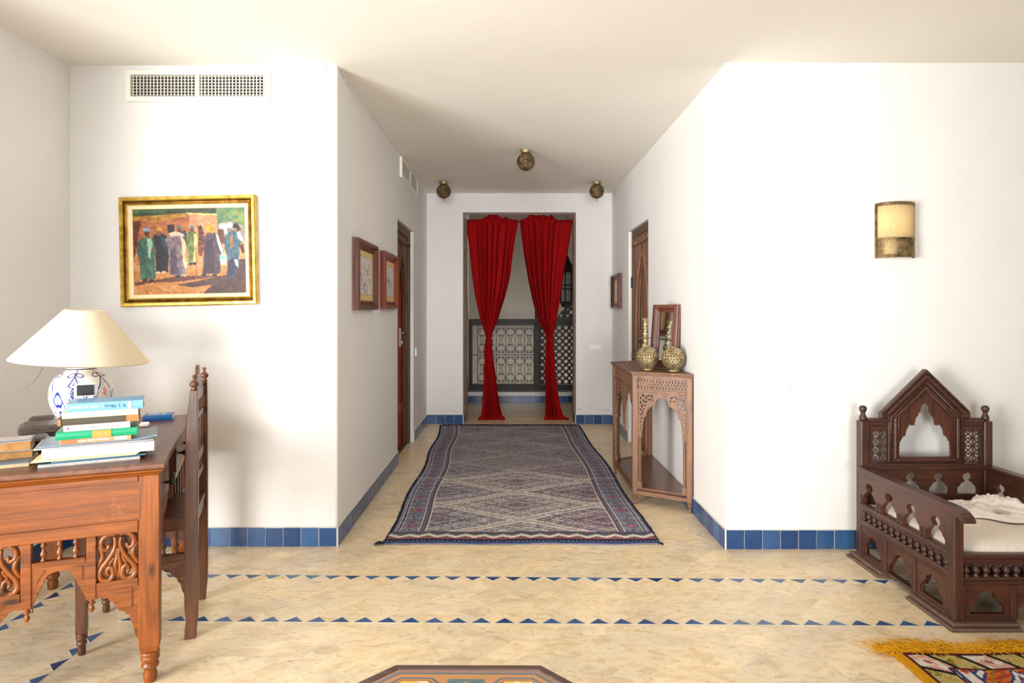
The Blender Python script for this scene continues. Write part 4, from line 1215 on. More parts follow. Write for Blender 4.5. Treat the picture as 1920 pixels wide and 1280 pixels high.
    figure([(890, 500), (930, 460), (1000, 465), (1040, 540), (1060, 660), (1045, 760), (1050, 860), (1025, 890), (865, 890), (880, 700)], (96, 78, 98), (122, 98, 104), (968, 440, 24, 28), (120, 70, 50), (950, 425, 10, 10), (230, 190, 70),
           [(880, 896, (50, 40, 44)), (985, 902, (50, 40, 44))], [(1000, 470), (1030, 500), (1076, 640), (1058, 680), (1030, 600)], (234, 222, 222), [(900, 560), (960, 520), (990, 700), (980, 880), (880, 880)], (84, 64, 80))
    fill(poly_mask(Uw, Vw, [(885, 400), (925, 385), (985, 395), (1000, 440), (975, 480), (940, 462), (915, 430)]), (232, 188, 66), c2=(190, 140, 40))
    figure([(1085, 560), (1110, 490), (1150, 455), (1215, 450), (1255, 500), (1268, 560), (1240, 620), (1235, 780), (1200, 900), (1130, 950), (1105, 900), (1118, 700), (1095, 640)], (78, 110, 132), (98, 132, 140), (1235, 430, 20, 26), (110, 72, 60), (1208, 405, 30, 34), (52, 46, 56),
           None, [(1215, 470), (1245, 460), (1285, 540), (1265, 560), (1235, 530)], (236, 238, 240), [(1120, 760), (1200, 720), (1235, 780), (1190, 900), (1110, 940)], (70, 66, 96))
    fill(((Uw - 1155) / 22) ** 2 + ((Vw - 395) / 24) ** 2 < 1, (222, 232, 238), 12)
    fill(poly_mask(Uw, Vw, [(1155, 500), (1180, 490), (1175, 640), (1150, 620)]), (176, 132, 92), 12)
    fill(poly_mask(Uw, Vw, [(1045, 700), (1080, 675), (1112, 700), (1100, 800), (1055, 800), (1042, 750)]), (132, 186, 218), c2=(204, 222, 228))
    fill(poly_mask(Uw, Vw, [(1180, 740), (1225, 750), (1230, 830), (1200, 800)]), (196, 212, 224), 12)
    fill(poly_mask(Uw, Vw, [(1240, 600), (1285, 580), (1290, 680), (1268, 690)]), (96, 60, 56), 12)
    fill((np.abs(U - 804) < 4) & (V > 600) & (V < 900), (120, 84, 60), 8)
    I += (n1[..., None] - .5) * 30 + (n3[..., None] - .5) * 26
    # visible brushwork: short oriented dabs that pick up the colour beneath them
    rng = np.random.RandomState(11); src = I.copy()
    for k in range(12000):
        big = k < 3000
        cx, cy = rng.randint(3, nu - 3), rng.randint(3, nv - 3)
        a = rng.normal(HP if rng.rand() < .6 else .3, .5); la = rng.uniform(2.5, 5.5) * (1.2 if big else .7); lb = rng.uniform(.8, 1.4)
        R = int(la) + 2; y0, y1, x0, x1 = max(0, cy - R), min(nv, cy + R), max(0, cx - R), min(nu, cx + R)
        yy, xx = np.mgrid[y0:y1, x0:x1]; dx, dy = xx - cx, yy - cy
        p = (dx * math.cos(a) + dy * math.sin(a)) / la; q = (-dx * math.sin(a) + dy * math.cos(a)) / lb
        m = p * p + q * q < 1
        c = src[min(nv - 1, max(0, cy)), min(nu - 1, max(0, cx))] * rng.uniform(.78, 1.14) + rng.normal(0, 5, 3)
        s = I[y0:y1, x0:x1]; s[m] = s[m] * .5 + c * .5
    I = (I - 128) * 1.08 + 112
    return lin(np.clip((I - 120) * 1.12 + 116, 5, 240)) * .64
def mitred_frame(b, w, h, prof, mi=0):
    """prof: list of (inset, depth towards viewer) swept around a rectangle in the xz plane, viewer on -y"""
    n = len(prof); vs = []
    for (i, d) in prof:
        for (sx, sz) in ((-1, -1), (1, -1), (1, 1), (-1, 1)):
            vs.append((sx * (w / 2 - i), -d, sz * (h / 2 - i)))
    fs = []
    for j in range(n - 1):
        for k in range(4):
            k2 = (k + 1) % 4
            fs.append((j * 4 + k, j * 4 + k2, (j + 1) * 4 + k2, (j + 1) * 4 + k))
    b.add(vs, fs, False, mi)
pw, ph = 0.762, 0.612
pc = ((PX(229, YFL) + PX(486, YFL)) / 2, YFL - .003, (PZ(369, YFL) + PZ(573, YFL)) / 2)
pt = thing('framed_painting', 'gold-framed oil painting of robed men in a sunny market, under the wide air vent', 'painting', pc, rot=(0, math.radians(-1.2), 0))
b = MB(); mitred_frame(b, pw, ph, [(0, 0), (0, .030), (.006, .037), (.018, .038), (.024, .032)]); b.build('outer_frame', M_GOLD, pt)
b = MB(); mitred_frame(b, pw, ph, [(.024, .032), (.030, .022), (.036, .020)]); b.build('dark_groove', M_GOLDD, pt)
b = MB(); mitred_frame(b, pw, ph, [(.036, .020), (.040, .024), (.046, .020)]); b.build('inner_bead', M_GOLD, pt)
b = MB(); mitred_frame(b, pw, ph, [(.046, .020), (.048, .018), (.066, .014), (.068, .010)]); b.build('mount', fabric('cream_mount', srgb(236, 214, 172)), pt)
nv, nu = 300, 390
uu, ww = np.meshgrid(np.linspace(-.5, .5, nu), np.linspace(.5, -.5, nv))
P = np.stack([uu * (pw - .134), np.full_like(uu, -.0115), ww * (ph - .134)], -1)
grid_mesh('canvas', M_PAINT, P[:, ::1], paint_market(nv, nu), parent=pt, smooth=False)
b = MB(); b.box(-pw / 2 + .004, pw / 2 - .004, -.009, -.001, -ph / 2 + .004, ph / 2 - .004); b.build('backing', W_DARK['x'], pt)

# ------------------------------------------------------------ carved wooden frames in the passage
def sketch(nv, nu, seed, dense=1.0):
    rng = np.random.RandomState(seed)
    C = np.tile(lin([206, 202, 200]), (nv, nu, 1)); ink = lin([70, 68, 74])
    U, V = np.meshgrid(np.linspace(0, 1, nu), np.linspace(0, 1, nv))
    m = (U < .10) | (U > .90) | (V < .13) | (V > .87); C[m] = lin([214, 184, 128])
    C[(np.abs(U - .10) < .006) | (np.abs(U - .9) < .006) | (np.abs(V - .13) < .005) | (np.abs(V - .87) < .005)] = lin([150, 110, 80])
    for k in range(int(46 * dense)):
        x, y = rng.uniform(.2, .8), rng.uniform(.25, .78); a = rng.normal(PI / 2, .6); Ls = rng.uniform(.03, .16)
        for s in np.linspace(0, 1, 14):
            a += rng.normal(0, .12); x += math.cos(a) * Ls / 14 * .6; y += math.sin(a) * Ls / 14
            C[((U - x) / .008) ** 2 + ((V - y) / .008) ** 2 < 1] = ink * rng.uniform(.8, 2.2)
    return C
def carved_frame(name, label, loc, rot, w, h, prof_w=0.062, seed=1, mirror_=False, wood_=None, cat='picture'):
    wood_ = wood_ or W_FRAME
    t = thing(name, label, cat, loc, rot=rot)
    d = .042
    b = MB(); mitred_frame(b, w, h, [(0, 0), (0, .012), (.004, .015), (.004, .022), (.0, .026), (.0, d - .008), (.006, d - .002), (.022, d), (.026, d - .006)]); b.build('outer_moulding', wood_['z'], t)
    b = MB(); mitred_frame(b, w, h, [(.026, d - .006), (.038, .020), (.044, .018), (.048, .022), (.054, .020), (prof_w, .010)]); b.build('inner_moulding', wood_['z'], t)
    for sx in (-1, 1):
        b = MB()
        n = 20
        for k in range(n):
            b.lathe([(.0, 0), (.0048, .003), (.0052, h * .5 / n), (.0048, h / n - .003), (0, h / n)], (sx * (w / 2 - .024), -(d - .001), -h / 2 + .012 + (h - .024) * k / n), 6)
        b.build('beading', wood_['z'], t, label='carved beading along an upright')
    if mirror_:
        b = MB(); b.box(-w / 2 + prof_w - .004, w / 2 - prof_w + .004, -.011, -.009, -h / 2 + prof_w - .004, h / 2 - prof_w + .004)
        m = mat_new('old_mirror_glass', srgb(226, 230, 232), .05, 1.0); b.build('mirror_glass', m, t)
    else:
        nv, nu = 110, 150
        uu, ww = np.meshgrid(np.linspace(-.5, .5, nu), np.linspace(.5, -.5, nv))
        P = np.stack([uu * (w - 2 * prof_w + .006), np.full_like(uu, -.0105), ww * (h - 2 * prof_w + .006)], -1)
        grid_mesh('drawing', M_PRINT, P, sketch(nv, nu, seed), parent=t, smooth=False)
    b = MB(); b.box(-w / 2 + .004, w / 2 - .004, -.008, -.001, -h / 2 + .004, h / 2 - .004); b.build('backboard', W_DARK['x'], t)
    return t
HP = PI / 2
W_FR2 = woodset('reddish_frame_wood', srgb(136, 56, 36), srgb(84, 30, 22), rough=.35)
carved_frame('framed_drawing', 'brown carved frame with an ink drawing, nearer of the pair on the left passage wall', (XL + .002, 4.205, 1.552), (0, 0, HP), .60, .45, seed=4)
carved_frame('framed_drawing', 'reddish carved frame with a faint drawing, beside the left doorway', (XL + .002, 5.03, 1.555), (0, 0, HP), .58, .44, seed=9, wood_=W_FR2)
carved_frame('framed_picture', 'small carved picture hanging between the right-hand door and the end wall', (XR - .002, 7.02, 1.538), (0, 0, -HP), .50, .38, seed=12)

# ------------------------------------------------------------ wall sconce
SX = PX(1676, YFR); SZ0, SZ1 = PZ(484, YFR), PZ(382, YFR)
sc = thing('wall_sconce', 'half-round parchment and pierced brass wall sconce above the carved daybed', 'wall light', (SX, YFR - .001, SZ0), 0)
R_, Dp = .103, .085
def half_ring(b, r, d, z0, z1, th=.0025, n=22, holes=None, mi=0):
    """half-elliptical shell standing on the wall"""
    P = lambda a, rr, dd, z: (-rr * math.cos(a), -dd * math.sin(a), z)
    vs = []; fs = []
    for i in range(n + 1):
        a = PI * i / n
        for (rr, dd, z) in ((r, d, z0), (r, d, z1), (r - th, d - th, z1), (r - th, d - th, z0)): vs.append(P(a, rr, dd, z))
    for i in range(n):
        for k in range(4): fs.append((i * 4 + k, (i + 1) * 4 + k, (i + 1) * 4 + (k + 1) % 4, i * 4 + (k + 1) % 4))
    fs += [(3, 2, 1, 0), tuple(n * 4 + k for k in (0, 1, 2, 3))]
    b.add(vs, [f[::-1] for f in fs], True, mi)
H_ = SZ1 - SZ0
b = MB(); half_ring(b, R_ - .003, Dp - .003, .105, H_ - .004)
M_PARCH = fabric('parchment', srgb(224, 196, 144), c2=srgb(214, 184, 130), strength=.1); b.build('parchment_shade', M_PARCH, sc)
b = MB(); half_ring(b, R_ + .002, Dp + .002, H_ - .016, H_); half_ring(b, R_ + .002, Dp + .002, .098, .108); half_ring(b, R_ + .002, Dp + .002, 0, .014)
b.box(-R_ - .004, -R_ + .002, -.014, 0, 0, H_); b.box(R_ - .002, R_ + .004, -.014, 0, 0, H_)
b.build('brass_frame', M_BRASSD, sc)
b = MB()    # pierced scrollwork band: cells with a leaf-shaped hole
rng = random.Random(3); nA, nZ = 30, 7
for i in range(nA):
    for j in range(nZ):
        a0, a1 = PI * i / nA, PI * (i + 1) / nA; z0, z1 = .014 + .084 * j / nZ, .014 + .084 * (j + 1) / nZ
        th_ = rng.uniform(0, PI); s = rng.uniform(.34, .47); e = rng.uniform(.5, .95)
        ctr = (rng.uniform(.42, .58), rng.uniform(.42, .58))
        hole = []
        for q in range(8):
            x, y = s * math.cos(q * PI / 4), s * e * math.sin(q * PI / 4); x, y = x * math.cos(th_) - y * math.sin(th_), x * math.sin(th_) + y * math.cos(th_)
            hole.append((ctr[0] + x, ctr[1] + y))
        out = [(1, .5), (1, 1), (.5, 1), (0, 1), (0, .5), (0, 0), (.5, 0), (1, 0)]
        T = lambda u, v: (-(R_) * math.cos(a0 + (a1 - a0) * u), -(Dp) * math.sin(a0 + (a1 - a0) * u), z0 + (z1 - z0) * v)
        vs = [T(*p) for p in out] + [T(*p) for p in hole]
        ho = sorted(range(8), key=lambda q: math.atan2(hole[q][1] - ctr[1], hole[q][0] - ctr[0]) % (2 * PI)); 
        b.add(vs, [(k, (k + 1) % 8, 8 + ho[(k + 1) % 8], 8 + ho[k]) for k in range(8)], False)
pb = b.build('pierced_band', M_BRASSD, sc); so = pb.modifiers.new('t', 'SOLIDIFY'); so.thickness = .0015
b = MB(); half_ring(b, R_ - .006, Dp - .006, .004, .10); b.build('band_lining', M_PARCH, sc)

# ------------------------------------------------------------ pierced brass globes
def pierced_sphere(b, r, z0, nA=26, nZ=15, band=True, lo=.20, hi=.93, sz=.38):
    """shell of cells between two polar angles; each cell has a diamond or leaf hole"""
    for j in range(nZ):
        t0, t1 = PI * (lo + (hi - lo) * j / nZ), PI * (lo + (hi - lo) * (j + 1) / nZ)
        for i in range(nA):
            off = .5 * (j % 2)
            a0, a1 = 2 * PI * (i + off) / nA, 2 * PI * (i + 1 + off) / nA
            T = lambda u, v: (r * math.sin(t0 + (t1 - t0) * v) * math.cos(a0 + (a1 - a0) * u), r * math.sin(t0 + (t1 - t0) * v) * math.sin(a0 + (a1 - a0) * u), z0 + r * math.cos(t0 + (t1 - t0) * v))
            if band and j == nZ // 2:
                b.add([T(0, 0), T(0, 1), T(1, 1), T(1, 0)], [(0, 1, 2, 3)], True); continue
            s = sz if (i + j) % 3 else sz * .72
            out = [(1, .5), (1, 1), (.5, 1), (0, 1), (0, .5), (0, 0), (.5, 0), (1, 0)]
            hole = [(.5 + s * (1 if k % 2 == 0 else .55) * math.cos(k * PI / 4), .5 + s * (1.1 if k % 2 == 0 else .55) * math.sin(k * PI / 4)) for k in range(8)]
            b.add([T(*p) for p in out] + [T(*p) for p in hole], [(8 + k, 8 + (k + 1) % 8, (k + 1) % 8, k) for k in range(8)], True)
def ceiling_globe():
    t = thing('globe_pendant', 'x', 'ceiling light', (0, 0, 0), 0, 'pierced brass globes on the passage ceiling')
    b = MB(); b.lathe([(.050, 0), (.052, -.004), (.044, -.010), (.046, -.020), (.040, -.030)][::-1], (0, 0, 0), 24); b.build('ceiling_rose', M_BRASS, t)
    b = MB(); pierced_sphere(b, .078, -.098, 22, 13, False, .17, .94, .42); g = b.build('pierced_globe', M_BRASSD, t)
    so = g.modifiers.new('t', 'SOLIDIFY'); so.thickness = .002
    b = MB(); b.lathe([(.0, -.042), (.003, -.036), (.0045, -.022), (.003, -.012), (.009, -.006), (.016, 0)], (0, 0, -.171), 12); b.build('finial', M_BRASSD, t)
    b = MB(); b.lathe([(.0, -.02), (.014, -.012), (.017, .0), (.009, .02), (.009, .06), (0, .06)], (0, 0, -.09), 10); b.build('bulb', mat_new('frosted_bulb', srgb(220, 214, 200), .4), t)
    return t
g0 = ceiling_globe()
spots = [(986, 5.45, 'nearest and largest-looking of the three pierced brass ceiling globes'), (832, 6.79, 'pierced brass ceiling globe left of the others, near the left passage wall'), (1119, 6.79, 'pierced brass ceiling globe farthest right, near the right passage wall')]
for i, (px, Y, lab) in enumerate(spots):
    g = g0 if i == 0 else copy_tree(g0)
    g.location = (PX(px, Y), Y, HC); g['label'] = lab
# ------------------------------------------------------------ console table against the right passage wall
CY0, CYA, CYB, CY1 = 4.145, 4.34, 5.16, 5.355
CXA, CXW = 0.845, XR - 0.004
CT = 0.908
con = thing('console_table', 'half-octagonal carved wooden console table against the right passage wall', 'table', (0, 0, 0), 0)
def trap(o=0.0, wall=0.0):
    return [(CXW - wall, CY0 - o), (CXW - wall, CY1 + o), (CXA - o, CYB + o * .5), (CXA - o, CYA - o * .5)]
b = MB(); b.plate(trap(.022), (), CT - .012, CT, 'xy'); b.plate(trap(.012), (), CT - .024, CT - .0125, 'xy')
b.build('top', W_CONS['y'], con, bevel=.003)
b = MB(); b.plate(trap(-.012), (), .098, .112, 'xy')
b.build('shelf', wood('console_shelf_wood', srgb(120, 80, 62), srgb(82, 52, 42), 'y', rough=.22), con, bevel=.002)
posts = [(CXW - .018, CY0 + .006, -.5), (CXA + .016, CYA + .006, -.55), (CXA + .016, CYB - .006, .55), (CXW - .018, CY1 - .006, .5)]
for i, (x, y, _) in enumerate(posts):
    b = MB(); ang = math.atan2(CYA - CY0, CXW - CXA) * (-1 if i < 2 else 1) * (.5 if i in (1, 2) else 1)
    b.M = Matrix.Translation((x, y, 0)) @ Matrix.Rotation(ang, 4, 'Z')
    b.box(-.017, .017, -.017, .017, .068, CT - .024)
    p = b.build('leg', W_CONS['z'], con, bevel=.002)
    b = MB(); b.lathe([(.008, 0), (.011, .003), (.007, .012), (.010, .022), (.006, .030), (.016, .040), (.019, .050), (.015, .060), (.020, .064), (.019, .068)], (x, y, 0), 12)
    b.build('turned_foot', W_CONS['z'], p)
def face(p, q, name):
    """one carved side between two posts: frieze, arched fretwork and twisted columns"""
    p = Vector((p[0], p[1], 0)); q = Vector((q[0], q[1], 0)); d = q - p; Lf = d.length; d.normalize()
    M = Matrix.Identity(4); n = Vector((d.y, -d.x, 0))
    M.col[0][:3] = d; M.col[1][:3] = -n; M.col[2][:3] = (0, 0, 1); M.translation = p
    x0, x1 = .017, Lf - .017
    b = MB(); b.M = M
    b.box(x0, x1, -.012, .008, .866, CT - .024); b.box(x0, x1, -.012, .008, .772, .786); b.box(x0, x1, -.013, .010, .070, .0975); b.box(x0, x1, -.010, .006, .112, .120)
    b.box(x0, x0 + .008, -.010, .006, .120, .772); b.box(x1 - .008, x1, -.010, .006, .120, .772)
    b.build(name + '_rails', W_CONS['x'], con, bevel=.0015)
    # fretted frieze
    b = MB(); b.M = M; w = x1 - x0; n_ = max(4, round(w / .045)); holes = []
    for k in range(n_):
        cx = x0 + w * (k + .5) / n_; hw = w / n_ / 2; cz = .826
        for s in (-1, 1):
            holes.append([(cx + s * hw * a, cz + z) for a, z in ((.12, .030), (.5, .032), (.80, .022), (.62, .010), (.34, .012), (.22, .020))])
            holes.append([(cx + s * hw * a, cz + z) for a, z in ((.12, -.030), (.5, -.032), (.80, -.022), (.62, -.010), (.34, -.012), (.22, -.020))])
            holes.append([(cx + s * hw * a, cz + z) for a, z in ((.70, .0), (.85, .007), (.92, 0), (.85, -.007))])
        holes.append([(cx - hw * .12, cz), (cx, cz - .014), (cx + hw * .12, cz), (cx, cz + .014)])
    b.plate([(x0, .786), (x1, .786), (x1, .866), (x0, .866)], holes, -.004, .002)
    b.build(name + '_frieze', W_CONS['x'], con)
    b = MB(); b.M = M; b.box(x0, x1, .0045, .0065, .786, .866); b.build(name + '_frieze_backing', W_BED['x'], con)
    # arch
    narch = 1 if w < .5 else 2
    aw = w / narch
    b = MB(); b.M = M
    for a in range(narch):
        cx = x0 + aw * (a + .5); hw = aw / 2 - .008
        s = hw / .16 if hw < .2 else 1.0
        half = [(0, .738), (.022 * s, .734), (.036 * s, .722), (.044 * s, .704), (.046 * s, .684), (.062 * s, .680), (.082 * s, .668), (.096 * s, .650), (.106 * s, .628), (.110 * s, .606), (.120 * s, .602), (.124 * s, .580), (.130 * s, .552), (.132 * s, .520)]
        half = [(min(x, hw - .012), z) for x, z in half]
        outl = [(cx - hw, .772), (cx - hw, .490), (cx - hw + .022, .490)] + [(cx - x, z) for x, z in half[::-1]] + [(cx + x, z) for x, z in half if x > 0] + [(cx + hw - .022, .490), (cx + hw, .490), (cx + hw, .772)]
        holes = []
        for sx in (-1, 1):
            # pierced vine leaves filling the spandrel
            leaves = [(.070, .745, .6, .014), (.092, .748, 2.4, .012), (.060, .722, 1.2, .010), (.084, .722, .2, .013), (.106, .735, 1.5, .013), (.128, .748, .7, .013), (.145, .730, 1.6, .011), (.104, .706, 2.6, .012), (.124, .712, .9, .013),
                      (.145, .700, 2.0, .012), (.116, .682, .4, .011), (.136, .676, 1.4, .013), (.122, .656, 2.2, .009), (.146, .652, .8, .012), (.132, .634, 1.7, .011), (.146, .618, .4, .010), (.128, .612, 1.3, .007), (.138, .594, 1.9, .011), (.146, .568, .9, .010), (.140, .545, 1.6, .008), (.148, .522, 1.4, .008)]
            for (dx, z, an, sz) in leaves:
                dx = dx * (hw / .16)
                holes.append([(cx + sx * (dx + sz * math.cos(t) * math.cos(an) - sz * .42 * math.sin(t) * (1 - .5 * math.cos(t)) * math.sin(an)), z + sz * math.cos(t) * math.sin(an) + sz * .42 * math.sin(t) * (1 - .5 * math.cos(t)) * math.cos(an)) for t in [2 * PI * i / 8 for i in range(8)]])
        b.plate(outl, holes, -.004, .004)
    b.build(name + '_arch', W_CONS['z'], con)
    for a in range(narch):
        cx = x0 + aw * (a + .5); hw = aw / 2 - .008
        for sx in (-1, 1):
            if narch == 2 and ((a == 0 and sx > 0) or (a == 1 and sx < 0)):
                if a == 0:
                    c = MB(); c.M = M; c.lathe([(0, -.07), (.008, -.06), (.005, -.045), (.013, -.03), (.007, -.018), (.014, -.006), (.014, 0)], (x0 + aw, 0, .490), 12)
                    c.build('pendant', W_CONS['z'], con)
                continue
            c = MB(); c.M = M; X_ = cx + sx * (hw - .011)
            c.box(X_ - .013, X_ + .013, -.010, .008, .462, .500); c.box(X_ - .013, X_ + .013, -.010, .008, .120, .160)
            c.rope((X_, -.001, .160), (X_, -.001, .462), .0095)
            c.build('twisted_column', W_CONS['z'], con)
face(posts[1][:2], posts[0][:2], 'near_side')
face(posts[2][:2], posts[1][:2], 'front')
face(posts[3][:2], posts[2][:2], 'far_side')

# ------------------------------------------------------------ things on the console
def table_globe():
    t = thing('pierced_globe', 'x', 'lantern', (0, 0, 0), 0)
    b = MB(); b.lathe([(.036, 0), (.040, .002), (.040, .011), (.030, .016), (.026, .020)], (0, 0, 0), 28); b.build('foot_ring', M_BRASS, t)
    b = MB(); pierced_sphere(b, .0775, .091, 22, 13, True, .05, .88, .42); g = b.build('brass_globe', M_BRASS, t)
    so = g.modifiers.new('t', 'SOLIDIFY'); so.thickness = .002
    b = MB(); b.lathe([(0, .0), (.02, -.001), (.025, -.003)][::-1], (0, 0, .1705), 20); b.lathe([(.0775, -.003), (.0795, -.003), (.0795, .003), (.0775, .003)], (0, 0, .091), 40); b.build('seam_band', M_BRASS, t)
    return t
tg = table_globe(); tg.location = (PX(1214, 4.425), 4.425, CT); tg['label'] = 'pierced brass globe lantern in front of the candlestick on the console'
t2 = copy_tree(tg); t2.location = (1.116, 4.325, CT); t2['label'] = 'pierced brass globe lantern nearest the wall, in front of the leaning mirror'
cs_ = thing('candlestick', 'tall turned brass candlestick with a drip tray behind the pierced globes', 'candlestick', (PX(1209.5, 4.545), 4.545, CT), 0)
b = MB(); b.lathe([(.038, 0), (.040, .006), (.032, .016), (.020, .028), (.014, .05), (.014, .12), (.016, .135), (.013, .14), (.020, .15), (.023, .162), (.018, .178), (.012, .184), (.012, .196), (.017, .202), (.011, .208), (.012, .214), (.022, .220), (.016, .228), (.011, .232), (.013, .24), (.021, .250), (.013, .258), (.010, .275), (.012, .285), (.019, .292), (.012, .298), (.013, .31), (.015, .345), (.024, .356), (.024, .359), (.010, .358)], (0, 0, 0), 24)
b.build('turned_stem', M_BRASS, cs_)
b = MB(); b.lathe([(.012, .0), (.045, -.002), (.055, .001), (.045, .002), (.012, .004)], (0, 0, .220), 28); b.build('drip_tray', M_BRASSD, cs_)
b = MB(); b.tube([(-.014, 0, .205), (-.026, 0, .200), (-.028, 0, .185), (-.024, 0, .170), (-.016, 0, .166)], .002, 6); b.build('handle', M_BRASSD, cs_)
# leaning mirror
mh = .452
carved_frame('leaning_mirror', 'wooden framed mirror leaning against the wall on the console table', (1.128, 4.545, CT + mh / 2 + .004), (math.radians(-5.0), 0, math.radians(-55)), .235, mh, prof_w=.050, seed=2, mirror_=True, cat='mirror')
wr = MB(); wr.tube([(PX(1150, 5.0), 5.0, CT + .004), (PX(1168, 5.0), 5.0, CT + .006), (PX(1180, 4.9), 4.9, CT + .006), (PX(1186, 4.75), 4.75, CT + .05), (PX(1181, 4.75), 4.75, CT + .085), (PX(1188, 4.75), 4.75, CT + .12), (PX(1197, 4.8), 4.8, CT + .10)], .0016, 5)
wr = wr.build('loose_wire', M_IRON, None); tag(wr, 'thin black wire looping up from the console beside the left globe', 'wire')
# ------------------------------------------------------------ carved daybed on the right
BX0, BX1, BYF, BYB = 1.852, 2.566, 2.640, 3.420
bed = thing('carved_daybed', 'dark carved wooden daybed seat with a gabled headboard against the right wall', 'daybed', (0, 0, 0), 0)
def keyhole(cx, z0, w, h):
    half = [(0, 1), (.22, .92), (.27, .78), (.15, .63), (.19, .57), (.30, .53), (.37, .45), (.41, .38), (.48, .34), (.52, .24), (.52, 0)]
    return [(cx - a * w, z0 + z * h) for a, z in half[::-1]] + [(cx + a * w, z0 + z * h) for a, z in half if a > 0]
def niche(x0, x1, z0, z1):
    """cusped opening used in the lower panels"""
    cx, hw, h = (x0 + x1) / 2, (x1 - x0) / 2, z1 - z0
    half = [(0, .97), (.08, .90), (.20, .84), (.34, .82), (.40, .70), (.44, .60), (.56, .60), (.60, .50), (.70, .46), (.74, .36), (.88, .34), (.88, .06)]
    return [(cx - a * hw, z0 + z * h) for a, z in half[::-1]] + [(cx + a * hw, z0 + z * h) for a, z in half if a > 0]
def bal(h, r): return [(r * .9, 0), (r, h * .06), (r * .55, h * .12), (r * .75, h * .18), (r * .5, h * .24), (r * .95, h * .36), (r * 1.1, h * .5), (r * .95, h * .62), (r * .5, h * .74), (r * .75, h * .80), (r * .55, h * .86), (r, h * .93), (r * .9, h)]
def bal_row(name, pts, h, r):
    b = MB(); b.lathe(bal(h, r), (0, 0, 0), 10); first = None
    for p in pts:
        if first is None: o = first = b.build(name, W_BED['z'], bed)
        else: o = first.copy(); COL.objects.link(o); o.parent = bed
        o.location = p
# posts
for (x, y, w, d) in ((BX0 + .016, 3.366, .044, .054), (BX1 - .044, 3.366, .044, .054)):
    b = MB(); b.box(x, x + w, y, y + d, 0.03, .735); p = b.build('headboard_post', W_BED['z'], bed, bevel=.004)
    b = MB(); b.lathe([(.015, 0), (.018, .004), (.019, .016), (.018, .022), (.012, .034), (.011, .042), (.016, .050), (.0195, .060), (.019, .070), (.013, .079), (0, .082)], (x + w / 2, y + d / 2, .735), 16)
    b.build('finial', W_BED['z'], p)
for x in (BX0, BX1 - .040):
    b = MB(); b.box(x, x + .040, BYF, BYF + .046, .03, .476); b.build('front_post', W_BED['z'], bed, bevel=.003)
# headboard
HY = 3.380
cxh = 2.216
def Hh(pts): return [(cxh + s, z) for s, z in pts]
b = MB(); b.plate(Hh([(-.300, .300), (.300, .300), (.300, .480), (-.300, .480)]), [keyhole(cxh + s, .345, .105, .115) for s in (-.225, -.075, .075, .225)], HY, HY + .018)
b.build('headboard_panel', W_BEDR['x'], bed)
b = MB(); b.box(cxh - .304, cxh + .304, HY - .014, HY + .024, .478, .512); b.box(cxh - .304, cxh + .304, HY - .006, HY + .022, .290, .306); b.build('headboard_rail', W_BED['x'], bed, bevel=.003)
# gabled frame around the arch
go = [(-.199, .514), (.199, .514), (.199, .752), (.238, .752), (.238, .778), (.0, 1.012), (-.238, .778), (-.238, .752), (-.199, .752)]
gi = [(-.150, .544), (.150, .544), (.150, .745), (0, .890), (-.150, .745)]
b = MB(); b.plate(Hh(go), [Hh(gi)], HY - .006, HY + .022)
b.build('gable_frame', W_BED['x'], bed, bevel=.002)
b = MB()
mo = [(-.183, .750), (-.183, .775), (0, .955), (.183, .775), (.183, .750)]
for w_, ins, zz in ((.0075, 0.0, 0), ):
    b.rope((cxh - .226, HY - .008, .785), (cxh, HY - .008, 1.004), .006); b.rope((cxh, HY - .008, 1.004), (cxh + .226, HY - .008, .785), .006)
    b.rope((cxh - .205, HY - .010, .775), (cxh, HY - .010, .975), .0095); b.rope((cxh, HY - .010, .975), (cxh + .205, HY - .010, .775), .0095)
b.build('gable_rope', W_BED['x'], bed)
b = MB()
for s in (-1, 1):
    b.rope((cxh + s * .166, HY - .009, .535), (cxh + s * .166, HY - .009, .752), .0095); b.rope((cxh + s * .166, HY - .009, .755), (cxh, HY - .009, .915), .0095)
b.rope((cxh - .160, HY - .009, .530), (cxh + .160, HY - .009, .530), .0085)
b.build('arch_rope', W_BED['z'], bed)
b = MB()
for s in (-1, 1):
    for (x, r_) in ((.190, .005), (.150, .004)):
        b.tube([(cxh + s * x, HY - .010, .518), (cxh + s * x, HY - .010, .752), (cxh, HY - .010, .752 + x * 1.0)], r_, 6)
b.build('beads', W_BED['z'], bed)
def hz(a, b_): return (a / 2060.0, 1.046 - b_ / 2060.0)
half = [hz(0, 445), hz(30, 462), hz(48, 495), hz(54, 548), hz(70, 550), (hz(76, 580)), hz(100, 608), hz(110, 650), hz(116, 688), hz(150, 690), hz(162, 650), hz(176, 690), hz(204, 740), hz(210, 765), hz(218, 805), hz(246, 818), hz(272, 868), hz(284, 892), hz(276, 905), hz(288, 925), hz(278, 945), hz(290, 965), hz(280, 985), hz(290, 1005), hz(282, 1035)]
b = MB()
ol = [(-.152, .540), (.152, .540), (.152, .747), (0, .893), (-.152, .747)]
hole = [(cxh - a, z) for a, z in half[::-1]] + [(cxh + a, z) for a, z in half if a > 0]
b.plate(Hh(ol), [hole], HY + .002, HY + .016)
b.build('cusped_arch', W_BEDR['z'], bed)
